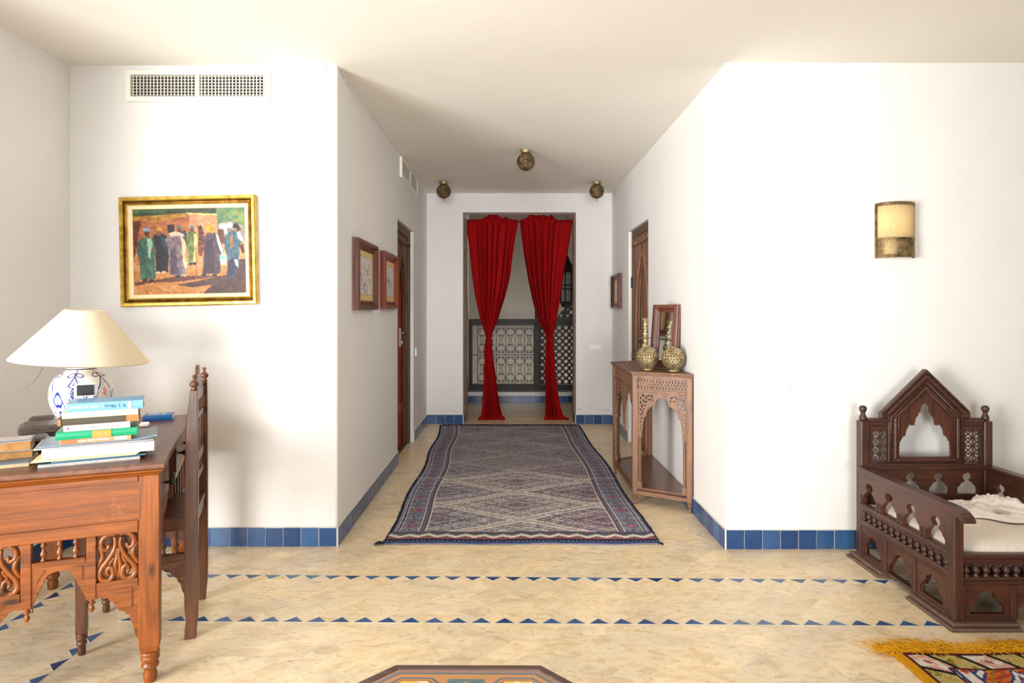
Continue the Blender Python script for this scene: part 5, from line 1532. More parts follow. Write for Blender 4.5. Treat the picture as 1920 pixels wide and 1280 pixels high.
for s in (-1, 1):
    b = MB()
    xa, xb = sorted((cxh + s * .199, cxh + s * .304)); 
    b.box(xa, xb, HY - .006, HY + .022, .712, .750); b.box(xa, xb, HY - .004, HY + .02, .687, .706)
    b.box(xa, xb, HY - .002, HY + .018, .706, .712)
    b.rope((xa, HY - .009, .738), (xb, HY - .009, .738), .007)
    b.build('shoulder_rail', W_BED['x'], bed, bevel=.0015)
    # turned mashrabiya lattice
    b = MB(); x0, x1, z0, z1 = xa + (.022 if s < 0 else .010), xb - (.002 if s < 0 else .0), .514, .687
    b.box(xa, x0, HY - .003, HY + .018, .512, .687)
    nx, nz = 2, 4; dx, dz = (x1 - x0) / nx, (z1 - z0) / nz; yy = HY + .007
    b.build('lattice_stile', W_BED['z'], bed)
    b = MB()
    for i in range(nx + 1):
        for j in range(nz * 3):
            zz = z0 + (z1 - z0) * (j + .5) / (nz * 3); b.lathe([(.002, -.007), (.0052, -.003), (.0058, 0), (.0052, .003), (.002, .007)], (x0 + dx * i * .94 + .003, yy, zz), 6)
    for j in range(nz + 1):
        for i in range(nx * 3):
            xx = x0 + (x1 - x0) * (i + .5) / (nx * 3); b.lathe([(.002, -.0075), (.0052, -.003), (.0058, 0), (.0052, .003), (.002, .0075)], (xx, yy, z0 + .006 + (dz - .003) * j), 6, 'x')
    for i in range(nx):
        for j in range(nz):
            cx_, cz_ = x0 + dx * (i + .5) * .97, z0 + dz * (j + .5)
            b.lathe([(0, -.006), (.006, -.003), (.0065, 0), (.006, .003), (0, .006)], (cx_, yy, cz_), 8)
            for (sx, sz) in ((1, 1), (1, -1), (-1, 1), (-1, -1)):
                b.tube([(cx_, yy, cz_), (cx_ + sx * dx * .2, yy, cz_ + sz * dz * .2), (cx_ + sx * dx * .32, yy, cz_ + sz * dz * .32), (cx_ + sx * dx * .5, yy, cz_ + sz * dz * .5)], [.0025, .0028, .0052, .002], 5)
    b.build('turned_lattice', W_BED['z'], bed)
# sides
def side(x, s):
    y0, y1 = BYF + .046, 3.366
    xa, xb = (x + .008, x + .030) if s < 0 else (x - .030, x - .008)
    b = MB(); cw = (y1 - y0)
    b.plate([(y0, .304), (y1, .304), (y1, .476), (y0, .476)], [keyhole(y0 + cw * (k + .5) / 4, .309, .118, .118) for k in range(4)], xa, xb, 'yz')
    b.build('side_panel', W_BEDR['y'], bed)
    b = MB(); xo, xi = (x, x + .036) if s < 0 else (x - .036, x)
    for z0, z1 in ((.287, .304), (.197, .224)): b.box(xo, xi, y0, y1, z0, z1)
    b.box(xo + .004, xi - .004, y0, y1, .187, .197); b.box(xo + .004, xi - .004, y0, y1, .275, .287)
    b.box(xo, xi, y0, y1, .028, .040)
    b.build('side_rails', W_BED['y'], bed, bevel=.003)
    bal_row('baluster', [((xo + xi) / 2, y0 + cw * (k + .5) / 14, .224) for k in range(14)], .052, .0145)
    for k in range(4):
        yc = y0 + cw * (k + .5) / 4
    # small turned jambs between the keyholes
    pts = []
    b = MB()
    for k in range(5):
        for dy in (-.010, .010):
            y = y0 + cw * k / 4 + dy
            if y0 < y < y1: pts.append(y)
    b.lathe([(.006, 0), (.008, .004), (.005, .010), (.0085, .016), (.005, .022), (.0085, .028), (.005, .034), (.0085, .040), (.006, .046)], (0, 0, 0), 8)
    first = None
    for y in pts:
        if first is None: o = first = b.build('turned_jamb', W_BED['z'], bed)
        else: o = first.copy(); COL.objects.link(o); o.parent = bed
        o.location = ((xa if s < 0 else xb), y, .304)
    # lower bays
    bw = cw / 3
    for k in range(3):
        a0, a1 = y0 + bw * k, y0 + bw * (k + 1)
        b = MB()
        if k != 1:
            b.plate([(a0 + .012, .040), (a1 - .012, .040), (a1 - .012, .187), (a0 + .012, .187)], [niche(a0 + .028, a1 - .028, .048, .168)], xa, xb, 'yz')
        else:
            cx, hw = (a0 + a1) / 2, bw / 2 - .012
            half = [(0, .158), (.010, .150), (.030, .146), (.034, .130), (.048, .126), (.054, .108), (.064, .102), (.070, .086), (.078, .080), (hw - .014, .060), (hw - .012, .030)]
            b.plate([(a0 + .012, .187), (a0 + .012, .040)] + [(cx - p, z) for p, z in half[::-1]] + [(cx + p, z) for p, z in half if p > 0] + [(a1 - .012, .040), (a1 - .012, .187)], (), xa, xb, 'yz')
        b.build('lower_bay', W_BEDR['y'], bed)
        if k != 1:
            for dy in (a0 + .040, a1 - .040):
                o = first.copy(); COL.objects.link(o); o.parent = bed; o.location = ((xa + xb) / 2, dy, .048)
    b = MB()
    for k in range(4):
        yy = y0 + bw * k
        b.box(xo + .002, xi - .002, max(y0, yy - .012), min(y1, yy + .012), .030, .187)
    b.build('stiles', W_BED['z'], bed, bevel=.002)
    # armrest with a rounded, overhanging front end
    b = MB(); n = 10
    prof = [(3.366, .500), (2.66, .502), (2.632, .500), (2.606, .492), (2.586, .480), (2.574, .462), (2.576, .456), (2.600, .466), (2.640, .474), (3.366, .476)]
    b.plate(prof, (), xo - .010, xi + .008, 'yz')
    b.build('armrest', W_BED['y'], bed, bevel=.003)
side(BX0, -1); side(BX1, 1)
# front
fx0, fx1 = BX0 + .040, BX1 - .040
b = MB(); b.box(fx0, fx1, BYF + .004, BYF + .036, .287, .305); b.box(fx0, fx1, BYF + .008, BYF + .034, .262, .287); b.build('front_rail', W_BED['x'], bed, bevel=.004)
b = MB(); b.box(fx0, fx1, BYF + .002, BYF + .036, .196, .210); b.box(fx0, fx1, BYF + .006, BYF + .034, .178, .196); b.build('front_rail', W_BED['x'], bed, bevel=.004)
bal_row('baluster', [(fx0 + (fx1 - fx0) * (k + .5) / 15, BYF + .020, .210) for k in range(15)], .052, .0145)
bw = (fx1 - fx0) / 3
for k in range(3):
    a0, a1 = fx0 + bw * k, fx0 + bw * (k + 1); b = MB()
    if k != 1: b.plate([(a0 + .010, .040), (a1 - .012, .040), (a1 - .012, .178), (a0 + .010, .178)], [niche(a0 + .022, a1 - .024, .048, .165)], BYF + .010, BYF + .030)
    else:
        cx, hw = (a0 + a1) / 2, bw / 2 - .012
        half = [(0, .158), (.012, .150), (.034, .146), (.038, .130), (.054, .124), (.060, .108), (.070, .100), (.076, .084), (.084, .078), (hw - .010, .060), (hw - .010, .034)]
        b.plate([(a0 + .012, .178), (a0 + .012, .034)] + [(cx - p, z) for p, z in half[::-1]] + [(cx + p, z) for p, z in half if p > 0] + [(a1 - .012, .034), (a1 - .012, .178)], (), BYF + .010, BYF + .030)
    b.build('front_bay', W_BEDR['x'], bed)
for k in range(4):
    x = fx0 + bw * k; b = MB(); b.box(max(fx0, x - .012), min(fx1, x + .012), BYF + .004, BYF + .034, .0405, .178); b.build('front_stile', W_BED['z'], bed, bevel=.002)
for a0, a1 in ((fx0, fx0 + bw + .012), (fx0 + 2 * bw - .012, fx1)):
    b = MB(); b.box(a0, a1, BYF + .004, BYF + .034, .028, .040); b.build('sill', W_BED['x'], bed, bevel=.002)
# stepped plinth, broken at the middle bays
M_PL = wood('worn_plinth_wood', srgb(122, 96, 80), srgb(84, 62, 52), 'x', rough=.6)
M_PLy = wood('worn_plinth_wood_side', srgb(122, 96, 80), srgb(84, 62, 52), 'y', rough=.6)
y0, y1 = BYF + .046, 3.366; sb = (y1 - y0) / 3
for s in (-1, 1):
    for far in (False, True):
        b = MB()
        for (ox, z0, z1) in ((.036, 0, .014), (.020, .0142, .028)):
            xs, xe = (BX0 - ox, BX0 + .030) if s < 0 else (BX1 - .030, BX1 + ox)
            if far: b.box(xs, xe, y0 + 2 * sb - .004, 3.425, z0, z1)
            else:
                b.box(xs, xe, BYF - ox, y0 + sb + .004, z0, z1)
                if s < 0: b.box(BX0 + .030, fx0 + bw + .010, BYF - ox, BYF + .036, z0, z1)
                else: b.box(fx1 - bw - .010, BX1 - .030, BYF - ox, BYF + .036, z0, z1)
        b.build('plinth', M_PL, bed, bevel=.004)
b = MB(); b.box(BX0 + .038, BX1 - .038, BYF + .040, 3.36, .196, .203); b.build('seat_board', W_BED['y'], bed)

# mattress: soft-edged, slightly sagging
nx, ny = 48, 48
m_cot = fabric('cotton_ticking', srgb(240, 228, 214), c2=srgb(230, 216, 200), weave=500, strength=.5)
wv = N(m_cot, 'ShaderNodeTexWave'); wv.inputs['Scale'].default_value = 90; wv.bands_direction = 'X'; L(m_cot, coords(m_cot), wv.inputs['Vector']); bump(m_cot, wv.outputs['Fac'], .35, .002)
MX0, MX1, MY0, MY1, MZ0, MZ1 = BX0 + .041, BX1 - .041, BYF + .042, 3.364, .206, .345
def mattress():
    nv_, nu_ = 60, 90
    P = np.zeros((nv_, nu_, 3))
    th = np.arange(nu_) / nu_ * 2 * PI
    cx, cy = (MX0 + MX1) / 2, (MY0 + MY1) / 2; hx, hy = (MX1 - MX0) / 2, (MY1 - MY0) / 2
    for i in range(nv_):
        ph = PI * i / (nv_ - 1)
        cz = math.cos(ph); sz = math.sin(ph)
        rz = np.sign(cz) * abs(cz) ** .55; rr = sz ** .35 if sz > 0 else 0
        c, s = np.cos(th), np.sin(th)
        X = np.sign(c) * np.abs(c) ** .30; Y = np.sign(s) * np.abs(s) ** .30
        sc = rr
        P[i, :, 0] = cx + hx * X * sc; P[i, :, 1] = cy + hy * Y * sc
        P[i, :, 2] = (MZ0 + MZ1) / 2 + (MZ1 - MZ0) / 2 * rz
        if cz > 0: P[i, :, 2] += .004 * np.sin(P[i, :, 0] * 21) * np.cos(P[i, :, 1] * 17) * (sc < .98) - 0.002
    return P
mt = grid_mesh('mattress', m_cot, mattress()[::-1], closed_u=True)
tag(mt, 'cream cotton mattress cushion filling the carved daybed', 'mattress')

# crumpled robe
def cloth_patch(name, mat, cx, cy, w, d, z, amp, seed, rot=0.0, nx=90, ny=60, lift=0.0):
    rng = np.random.RandomState(seed)
    U, V = np.meshgrid(np.linspace(-1, 1, nx), np.linspace(-1, 1, ny))
    H = np.zeros_like(U)
    for k in range(12):
        a = rng.uniform(0, PI); f = rng.uniform(2.5, 11); p = rng.uniform(0, 6.28); wv_ = 1.0 / (1 + k * .22)
        q = U * math.cos(a) + V * math.sin(a) + .18 * np.sin(3.1 * (U * math.sin(a) - V * math.cos(a)) + p)
        H += wv_ * (np.abs(np.sin(q * f + p)) ** 1.0 - .2)
    H = H / H.max()
    rad = 1 + .12 * np.sin(3 * np.arctan2(V, U) + seed) + .07 * np.sin(7 * np.arctan2(V, U))
    X = U * rad * w / 2; Y = V * rad * d / 2
    edge = np.clip(1 - np.maximum(np.abs(U), np.abs(V)) ** 5, 0, 1)
    Z = z + .003 + amp * np.clip(H, 0, 1) * edge ** .6 * (.5 + .5 * edge) + lift * edge
    c, s = math.cos(rot), math.sin(rot)
    P = np.stack([cx + X * c - Y * s, cy + X * s + Y * c, Z], -1)
    o = grid_mesh(name, mat, P)
    so = o.modifiers.new('t', 'SOLIDIFY'); so.thickness = .003; so.offset = -1
    return o
M_ROBE = fabric('white_towelling', srgb(244, 236, 226), c2=srgb(236, 226, 214), weave=700, strength=.6)
rb = thing('folded_robe', 'crumpled white robe with a pinkish label, heaped on the daybed mattress', 'robe', (0, 0, 0), 0)
p = cloth_patch('robe_folds', M_ROBE, 2.33, 3.06, .38, .27, .348, .042, 5, -.25); p.parent = rb
p = cloth_patch('robe_sleeve', M_ROBE, 2.40, 3.12, .22, .13, .360, .040, 9, -.5, 70, 50, .014); p.parent = rb
p = cloth_patch('sash', M_ROBE, 2.17, 3.13, .14, .07, .348, .020, 12, -.3, 50, 34, .004); p.parent = rb
b = MB(); b.M = Matrix.Translation((2.315, 2.985, .379)) @ Matrix.Rotation(-.9, 4, 'Z') @ Matrix.Rotation(-.08, 4, 'X'); b.box(-.030, .030, -.014, .014, 0, .002)
b.build('label_patch', fabric('pink_label', srgb(214, 190, 182)), rb)
# ------------------------------------------------------------ long blue-grey kilim runner
def lozenge(U, V, cx, cy, a, b_): return np.abs(U - cx) / a + np.abs(V - cy) / b_
def paint_runner(nv, nu, W, Lg):
    U, V = np.meshgrid(np.linspace(-W / 2, W / 2, nu), np.linspace(0, Lg, nv))
    # every motif is woven in small steps
    Uq = np.round(U / .006) * .006; Vq = np.round(V / .008) * .008
    rng = np.random.RandomState(5)
    n = rng.rand(nv, nu); nb = smooth_noise((nv, nu), (24, 10), 8)
    base = lin([128, 122, 130]); I = np.tile(base, (nv, nu, 1)) * (1 + (nb[..., None] - .5) * .5)
    navy, cream, red, teal, grey, plum, ochre, blue = [lin(c) for c in ([38, 42, 66], [206, 196, 184], [150, 62, 68], [62, 100, 100], [132, 134, 146], [106, 74, 92], [170, 140, 96], [70, 92, 140])]
    def put(m, c, a=1.0): I[m] = I[m] * (1 - a) + c * a
    fh = W / 2 - .205     # half width of the field
    inner = np.abs(U) < fh
    # border field is bluer, with small red and plum lozenges
    bord = ~inner
    I[bord] = lin([120, 122, 138]) * (1 + (nb[bord][:, None] - .5) * .4)
    per = .10; k = np.round(V / per) * per; bc = (W / 2 + fh) / 2
    lz = (np.abs(np.abs(Uq) - bc) / .082 + np.abs(Vq - k) / .042)
    kk = np.round(V / per).astype(int)
    sel = bord & (lz < 1) & (lz > .78); put(sel, navy, .8)
    sel = bord & (lz < .62); put(sel & (kk % 3 == 0), red, .75); put(sel & (kk % 3 == 1), plum, .7); put(sel & (kk % 3 == 2), teal, .5)
    # field: big crossing bands and nested lozenges
    P = .61
    f1 = np.abs(((Uq / .534 + (Vq - .72) / .305) + 1) % 2 - 1); f2 = np.abs(((Uq / .534 - (Vq - .72) / .305) + 1) % 2 - 1)
    fade = np.clip(1.15 - (V - 1.35) / .5, .32, 1.0)
    band = np.minimum(np.abs(1 - f1), np.abs(1 - f2))
    def putf(m, c, a): 
        aa = (a * fade)[m][:, None]; I[m] = I[m] * (1 - aa) + c * aa
    A = np.ones_like(U)
    cells = ((np.floor((Uq / .534 + (Vq - .72) / .305 + 1) / 2) + np.floor((Uq / .534 - (Vq - .72) / .305 + 1) / 2)) % 3)
    putf(inner & (cells == 0), lin([172, 168, 168]), A * .6); putf(inner & (cells == 1), lin([140, 124, 136]), A * .6); putf(inner & (cells == 2), lin([146, 148, 158]), A * .6)
    putf(inner & (band < .15) & (band > .05), cream, A * .85); putf(inner & (band <= .05), lin([170, 160, 160]), A * .6)
    putf(inner & (band < .19) & (band >= .15), navy, A * .8)
    for lo, hi, c, a_ in ((.30, .34, navy, .75), (.34, .44, cream, .45), (.44, .47, navy, .7), (.60, .64, navy, .7), (.78, 1.01, navy, .55), (.66, .72, red, .5)):
        putf(inner & (band >= lo) & (band < hi), c, A * a_)
    # small concentric lozenges in every cell
    g1 = np.abs(((Uq / .178 + (Vq - .72) / .102) + 1) % 2 - 1); g2 = np.abs(((Uq / .178 - (Vq - .72) / .102) + 1) % 2 - 1)
    gm = np.maximum(g1, g2)
    w = inner & (band > .20)
    putf(w & (gm > .90), navy, A * .35); putf(w & (gm > .55) & (gm < .68), cream, A * .30); putf(w & (gm < .16), red, A * .5)
    # colour flecks
    fl = rng.rand(nv // 2 + 2, nu // 3 + 2); F = np.repeat(np.repeat(fl, 2, 0), 3, 1)[:nv, :nu]
    for lo, hi, c, a in ((.0, .035, red, .6), (.035, .07, teal, .6), (.07, .09, ochre, .5), (.09, .24, navy, .45), (.24, .46, cream, .35), (.46, .49, blue, .7)):
        m = (F >= lo) & (F < hi); put(m & inner, c, a * .9); put(m & bord, c, a * .55)
    # bounding stripes
    for x, wd, c in ((fh, .010, cream), (fh + .012, .008, navy), (fh + .022, .010, plum), (fh + .032, .008, navy), (fh + .042, .006, cream), (W / 2 - .05, .006, cream), (W / 2 - .040, .008, navy), (W / 2 - .028, .006, cream)):
        put(np.abs(np.abs(U) - x) < wd / 2, c, .75)
    put(np.abs(U) > W / 2 - .009, navy, .95)
    # cross bands and the zigzag end band
    for v, c in ((.045, navy), (1.40, grey), (1.412, cream), (2.25, grey)): put(np.abs(V - v) < .008, c, .7)
    e = V < .20
    I[e] = lin([112, 90, 98]) * (1 + (nb[e][:, None] - .5) * .4)
    zz = .110 + .034 * np.abs(((Uq / .055) % 2) - 1)
    put(e & (np.abs(V - zz) < .018), cream, .9); put(e & (np.abs(V - zz - .034) < .012), teal, .7); put(e & (np.abs(V - zz + .034) < .012), red, .55); put(e & (np.abs(V - zz - .055) < .009), navy, .7)
    put(V < .075, navy * .55, .95); put(V < .040, lin([52, 74, 128]), .95); put((V < .050) & (V > .042) & (np.sin(U * 260) > 0), cream, .8); put(V < .010, lin([120, 116, 126]), .9)
    put(V > Lg - .05, navy, .85)
    I *= (1 + (n[..., None] - .5) * .45)
    return np.clip(I * 1.28, .004, 1)
RW, RL = 1.566, 3.74
nu, nv = 380, 820
u = np.linspace(-.5, .5, nu); v = np.linspace(0, 1, nv); UU, VV = np.meshgrid(u, v)
yn, yf = 3.585, 7.325
xl = -.715 + (-.780 + .715) * VV + .012 * np.sin(VV * 17) + .02 * np.sin(VV * 3.1); xr = .842 + (.785 - .842) * VV + .010 * np.sin(VV * 14 + 1) + .015 * np.sin(VV * 3.1)
X = xl + (xr - xl) * (UU + .5); Y = yn + (yf - yn) * VV + .006 * np.sin(UU * 14) - UU * .0
Z = .006 + .0016 * np.sin(X * 23) * np.sin(Y * 19)
run = thing('kilim_runner', 'long worn blue-grey kilim runner with pale lozenges along the passage floor', 'rug', (0, 0, 0), 0)
rg = grid_mesh('woven_field', M_RUG, np.stack([X, Y, Z], -1), paint_runner(nv, nu, RW, RL), parent=run, smooth=True)
so = rg.modifiers.new('t', 'SOLIDIFY'); so.thickness = .005; so.offset = -1
M_NAVY = fabric('navy_wool', srgb(44, 46, 62), c2=srgb(26, 28, 44))
rng = random.Random(2); b = MB()
def tuft(b, x, y, a, ln, r, z=.004, curl=.3, lift=.006):
    P = []
    for k in range(5):
        P.append((x, y, z + lift * math.sin(PI * k / 4))); a += rng.uniform(-curl, curl)
        x += math.cos(a) * ln / 4; y += math.sin(a) * ln / 4
    b.tube(P, [r, r, r * .9, r * .8, r * .5], 4)
for k in range(200):
    x = -.780 + 1.565 * (k + rng.random()) / 200; tuft(b, x, yf - .006, HP + rng.uniform(-.5, .5), rng.uniform(.02, .05), .0045)
for k in range(10): tuft(b, -.715, 3.59, PI + rng.uniform(-.6, .6), .05, .003)
for k in range(6): tuft(b, .842, 3.59, rng.uniform(-.6, .2), .03, .003)
for k in range(330):
    t = (k + rng.random()) / 330
    i = min(nv - 1, int(t * nv))
    tuft(b, X[i, 0] + .002, Y[i, 0], PI + rng.uniform(-.7, .7), rng.uniform(.007, .014), .003); tuft(b, X[i, -1] - .002, Y[i, -1], rng.uniform(-.7, .7), rng.uniform(.007, .014), .003)
fr = b.build('fringe', M_NAVY, run, label='dark navy tufted edge'); fr['kind'] = 'stuff'

# ------------------------------------------------------------ bright rug, bottom right
def paint_bright(nv, nu, W, Lg):
    U, V = np.meshgrid(np.linspace(0, W, nu), np.linspace(0, Lg, nv))   # V from the far edge towards the camera
    q = .0065; Uq = np.round(U / q) * q; Vq = np.round(V / q) * q
    rng = np.random.RandomState(3); nz = rng.rand(nv, nu); bl = smooth_noise((nv, nu), (int(Lg / .03), int(W / .03)), 4)
    gold, org, blk, wht, blu, red, mar, olv, pnk = [lin(c) for c in ([222, 160, 26], [206, 112, 40], [34, 26, 24], [226, 214, 202], [46, 70, 126], [176, 62, 40], [88, 34, 34], [140, 118, 44], [214, 166, 150])]
    I = np.tile(org, (nv, nu, 1)); 
    def put(m, c): I[m] = c
    put((Uq * 9 + Vq * 31) % 1 < .35, red); put(bl > .62, lin([150, 80, 60])); put(bl < .36, gold * .8)
    # stepped white and blue zigzags across the field
    zz = (Vq + .42 * np.abs(((Uq / .36) % 1) - .5) * 1.1) % .17
    step = (np.round((Uq) / .022) % 2) * .008
    put((zz > .02 + step) & (zz < .075 + step), blu); put((zz > .034 + step) & (zz < .060 + step), wht); put((zz > .10) & (zz < .112), olv); put((zz > .125) & (zz < .15) & ((Uq / .03) % 1 < .5), red)
    vert = np.abs(((Uq / .36) % 1) - .5) < .06
    put(vert & (zz < .12), wht); put((np.abs(np.abs(((Uq / .36) % 1) - .5) - .075) < .018) & (zz < .12), blu)
    # border of slanted lozenge panels
    bw = .105
    def border(s, t, m):
        cell = (s - t * .55) / .115; f = cell % 1; k = np.floor(cell).astype(int)
        put(m, blk); put(m & (f > .10) & (f < .92) & (t > .008) & (t < bw - .010), np.array([0.0, 0, 0]))
        a = m & (f > .10) & (f < .92) & (t > .008) & (t < bw - .010)
        I[a & (k % 2 == 0)] = pnk; I[a & (k % 2 == 1)] = lin([190, 172, 112])
        c = np.abs(f - .5) / .36 + np.abs(t - bw / 2) / (bw * .42)
        put(a & (bl > .55) & (k % 2 == 0), wht); put(a & (bl < .45) & (k % 2 == 1), olv); put(a & (c < .35) & (k % 2 == 0), lin([150, 70, 56])); put(a & (c < .3) & (k % 2 == 1), gold * .9)
        put(m & (np.abs(t - bw) < .006), mar)
    e = .038
    far = (V > e * .8) & (V < e * .8 + bw); border(U, V - e * .8, far)
    lef = (U > e) & (U < e + bw) & ~(far & (U - e > (V - e * .8) * 1.0)); border(V, U - e, lef)
    m = (V < e * .8) | (U < e); put(m, gold); put(m & (nz > .75), lin([206, 134, 24]))
    put(((np.abs(V - e * .8) < .005) & (U > e)) | ((np.abs(U - e) < .005) & (V > e * .8)), mar)
    I *= (1 + (nz[..., None] - .5) * .5)
    return np.clip(I, .004, 1)
BW_, BL_ = 1.35, 1.05
nu, nv = 420, 330
UU, VV = np.meshgrid(np.linspace(0, BW_, nu), np.linspace(0, BL_, nv))
rx, ry = 1.462, 2.452
Xb = rx + UU + VV * .07 + .004 * np.sin(VV * 20); Yb = ry - VV + .004 * np.sin(UU * 17) + UU * .002
Zb = .012 + .001 * np.sin(UU * 31) * np.cos(VV * 27)
b2 = thing('fringed_rug', 'bright orange and blue wool rug with a yellow fringe at bottom right', 'rug', (0, 0, 0), 0)
rg = grid_mesh('knotted_field', M_RUG2, np.stack([Xb, Yb, Zb], -1)[::-1], paint_bright(nv, nu, BW_, BL_)[::-1], parent=b2)
so = rg.modifiers.new('t', 'SOLIDIFY'); so.thickness = .0115; so.offset = -1
M_YEL = fabric('yellow_wool', srgb(238, 182, 34), c2=srgb(214, 150, 22))
b = MB(); rng = random.Random(8)
for k in range(1700):
    t = rng.random(); x = rx - .03 + (BW_ + .03) * t
    dens = .5 + .5 * math.sin(x * 17) + .35 * math.sin(x * 41)
    if rng.random() > .55 + .35 * dens: continue
    ln = rng.uniform(.03, .075) * (1 + .3 * dens) * (1.25 if x < rx + .09 else 1)
    tuft(b, x, ry + .002 + rng.uniform(-.014, .010), HP + rng.uniform(-1.5, 1.5), ln, rng.uniform(.0010, .0015), .010, .8, rng.uniform(.006, .018))
for k in range(60): tuft(b, rx + rng.uniform(-.01, .04), ry - .01, PI * .9 + rng.uniform(-.5, .5), rng.uniform(.04, .07), .002, .009, .6, .01)
fr = b.build('fringe', M_YEL, b2, label='thick curly yellow wool fringe'); fr['kind'] = 'stuff'

# ------------------------------------------------------------ octagonal mosaic table at the bottom edge
OH = .50; OY = (CAMZ - OH) * FPX / (1245.0 - 583.0)
sd = .337; ap = sd / 2 * (1 + math.sqrt(2)); ox = (PX(740, OY) + PX(1012, OY)) / 2; oy = OY - ap
oc = thing('octagonal_table', 'low octagonal table with an inlaid yellow and blue mosaic top, cut by the bottom edge', 'table', (ox, oy, 0), math.radians(-.35))
Rr = ap / math.cos(PI / 8)
def octo(r): return [(r * math.cos(PI / 8 + k * PI / 4), r * math.sin(PI / 8 + k * PI / 4)) for k in range(8)]
W_OCT = wood('octagon_wood', srgb(104, 78, 66), srgb(60, 44, 42), 'x', rough=.35)
b = MB()
prof = [(.90, OH - .03), (.975, OH - .026), (.985, OH - .016), (1.0, OH - .012), (1.0, OH - .002), (.990, OH), (.955, OH), (.950, OH - .003), (.90, OH - .003)]
vs = []; fs = []
for (s, z) in prof:
    for p in octo(Rr * s): vs.append((p[0], p[1], z))
for i in range(len(prof) - 1):
    for k in range(8): fs.append((i * 8 + k, i * 8 + (k + 1) % 8, (i + 1) * 8 + (k + 1) % 8, (i + 1) * 8 + k))
fs.append(tuple(reversed(range(8))))
b.add(vs, fs); b.build('rim', W_OCT, oc)
nA, nR = 640, 150
A_, R__ = np.meshgrid(np.arange(nA) / nA * 2 * PI, np.linspace(0.0, 1, nR))
ph = (A_ + PI / 8) % (PI / 4) - PI / 8         # angle from the middle of each side
rad = 1 / np.cos((A_ % (PI / 4)) - PI / 8) * 0 + 1 / np.cos(((A_ + PI / 8) % (PI / 4)) - PI / 8)
rr_ = ap * .952 * R__ * rad
Xo = rr_ * np.cos(A_); Yo = rr_ * np.sin(A_)
def paint_octo():
    d = ap * .952 * (1 - R__)          # distance from the edge
    s = np.tan(ph) * ap * .952 * R__     # position along the side
    grey, orange, cream, yel, blu, brn, tea = [lin(c) for c in ([116, 98, 96], [200, 146, 98], [236, 218, 176], [232, 190, 92], [90, 116, 128], [120, 66, 44], [108, 126, 122])]
    I = np.tile(orange, (nR, nA, 1))
    def put(m, c): I[m] = c
    put(d < .012, lin([164, 132, 120])); put((d >= .012) & (d < .017), blu); put((d >= .017) & (d < .022), orange); 
    # long hexagon panels ending in points near the side centres, star blocks between them
    half = sd / 2 * R__
    pan = (np.abs(s) > .050 + np.abs(d - .062) * .8) & (d > .030) & (d < .096)
    put(pan, blu); p2 = (np.abs(s) > .058 + np.abs(d - .062) * .8) & (d > .035) & (d < .091); put(p2, orange)
    p3 = (np.abs(s) > .066 + np.abs(d - .062) * .8) & (d > .041) & (d < .085); put(p3, brn * 1.5); p4 = (np.abs(s) > .070 + np.abs(d - .062) * .8) & (d > .044) & (d < .082)
    I[p4] = yel; n = smooth_noise((nR, nA), (12, 60), 3); put(p4 & (n > .48), cream)
    st = (np.abs(s) < .045) & (d > .034) & (d < .092) & ~pan
    chk = (np.floor(s / .006) + np.floor(d / .006)) % 2 == 0
    put(st, tea); put(st & chk & (np.abs(np.abs(s) - .022) < .014), blu); put(st & (np.abs(s) + np.abs(d - .060) < .014), orange); put(st & (np.abs(s) + np.abs(d - .060) < .006), yel)
    put((np.abs(np.abs(s) - .045) < .004) & (d > .030) & (d < .1) & ~pan, orange)
    for dd, c in ((.10, grey), (.106, cream), (.112, orange), (.20, blu), (.21, cream)): put(np.abs(d - dd) < .003, c)
    inn = d > .115; put(inn & (d < .2) & (((np.floor(np.abs(s) / .02) + np.floor(d / .02)) % 2) == 0), tea)
    put(inn & (d > .215) & (np.cos(A_ * 8) > .2), yel)
    return I
grid_mesh('mosaic_top', M_MOSAIC, np.stack([Xo, Yo, np.full_like(Xo, OH - .0025)], -1), paint_octo(), parent=oc, closed_u=True, smooth=False)
for k in range(8):
    a = PI / 8 + k * PI / 4; x, y = Rr * .86 * math.cos(a), Rr * .86 * math.sin(a)
    b = MB(); b.M = Matrix.Translation((x, y, 0)) @ Matrix.Rotation(a, 4, 'Z'); b.taper((-.018, .018, -.022, .022, 0), (-.018, .018, -.022, .022, OH - .031)); b.build('leg', W_OCT, oc, bevel=.003)
    a2 = k * PI / 4 + PI / 4; r2 = Rr * .86 * math.cos(PI / 8); hw = Rr * .86 * math.sin(PI / 8) - .02
    b = MB(); b.M = Matrix.Translation((r2 * math.cos(a2), r2 * math.sin(a2), 0)) @ Matrix.Rotation(a2 + HP, 4, 'Z')
    half = [(0, .36), (hw * .3, .34), (hw * .5, .30), (hw * .55, .26), (hw * .8, .22), (hw * .86, .12)]
    b.plate([(-hw, OH - .032), (-hw, .10)] + [(-p, z) for p, z in half[::-1]] + [(p, z) for p, z in half if p > 0] + [(hw, .10), (hw, OH - .032)], (), -.006, .006)
    b.build('apron', W_OCT, oc)
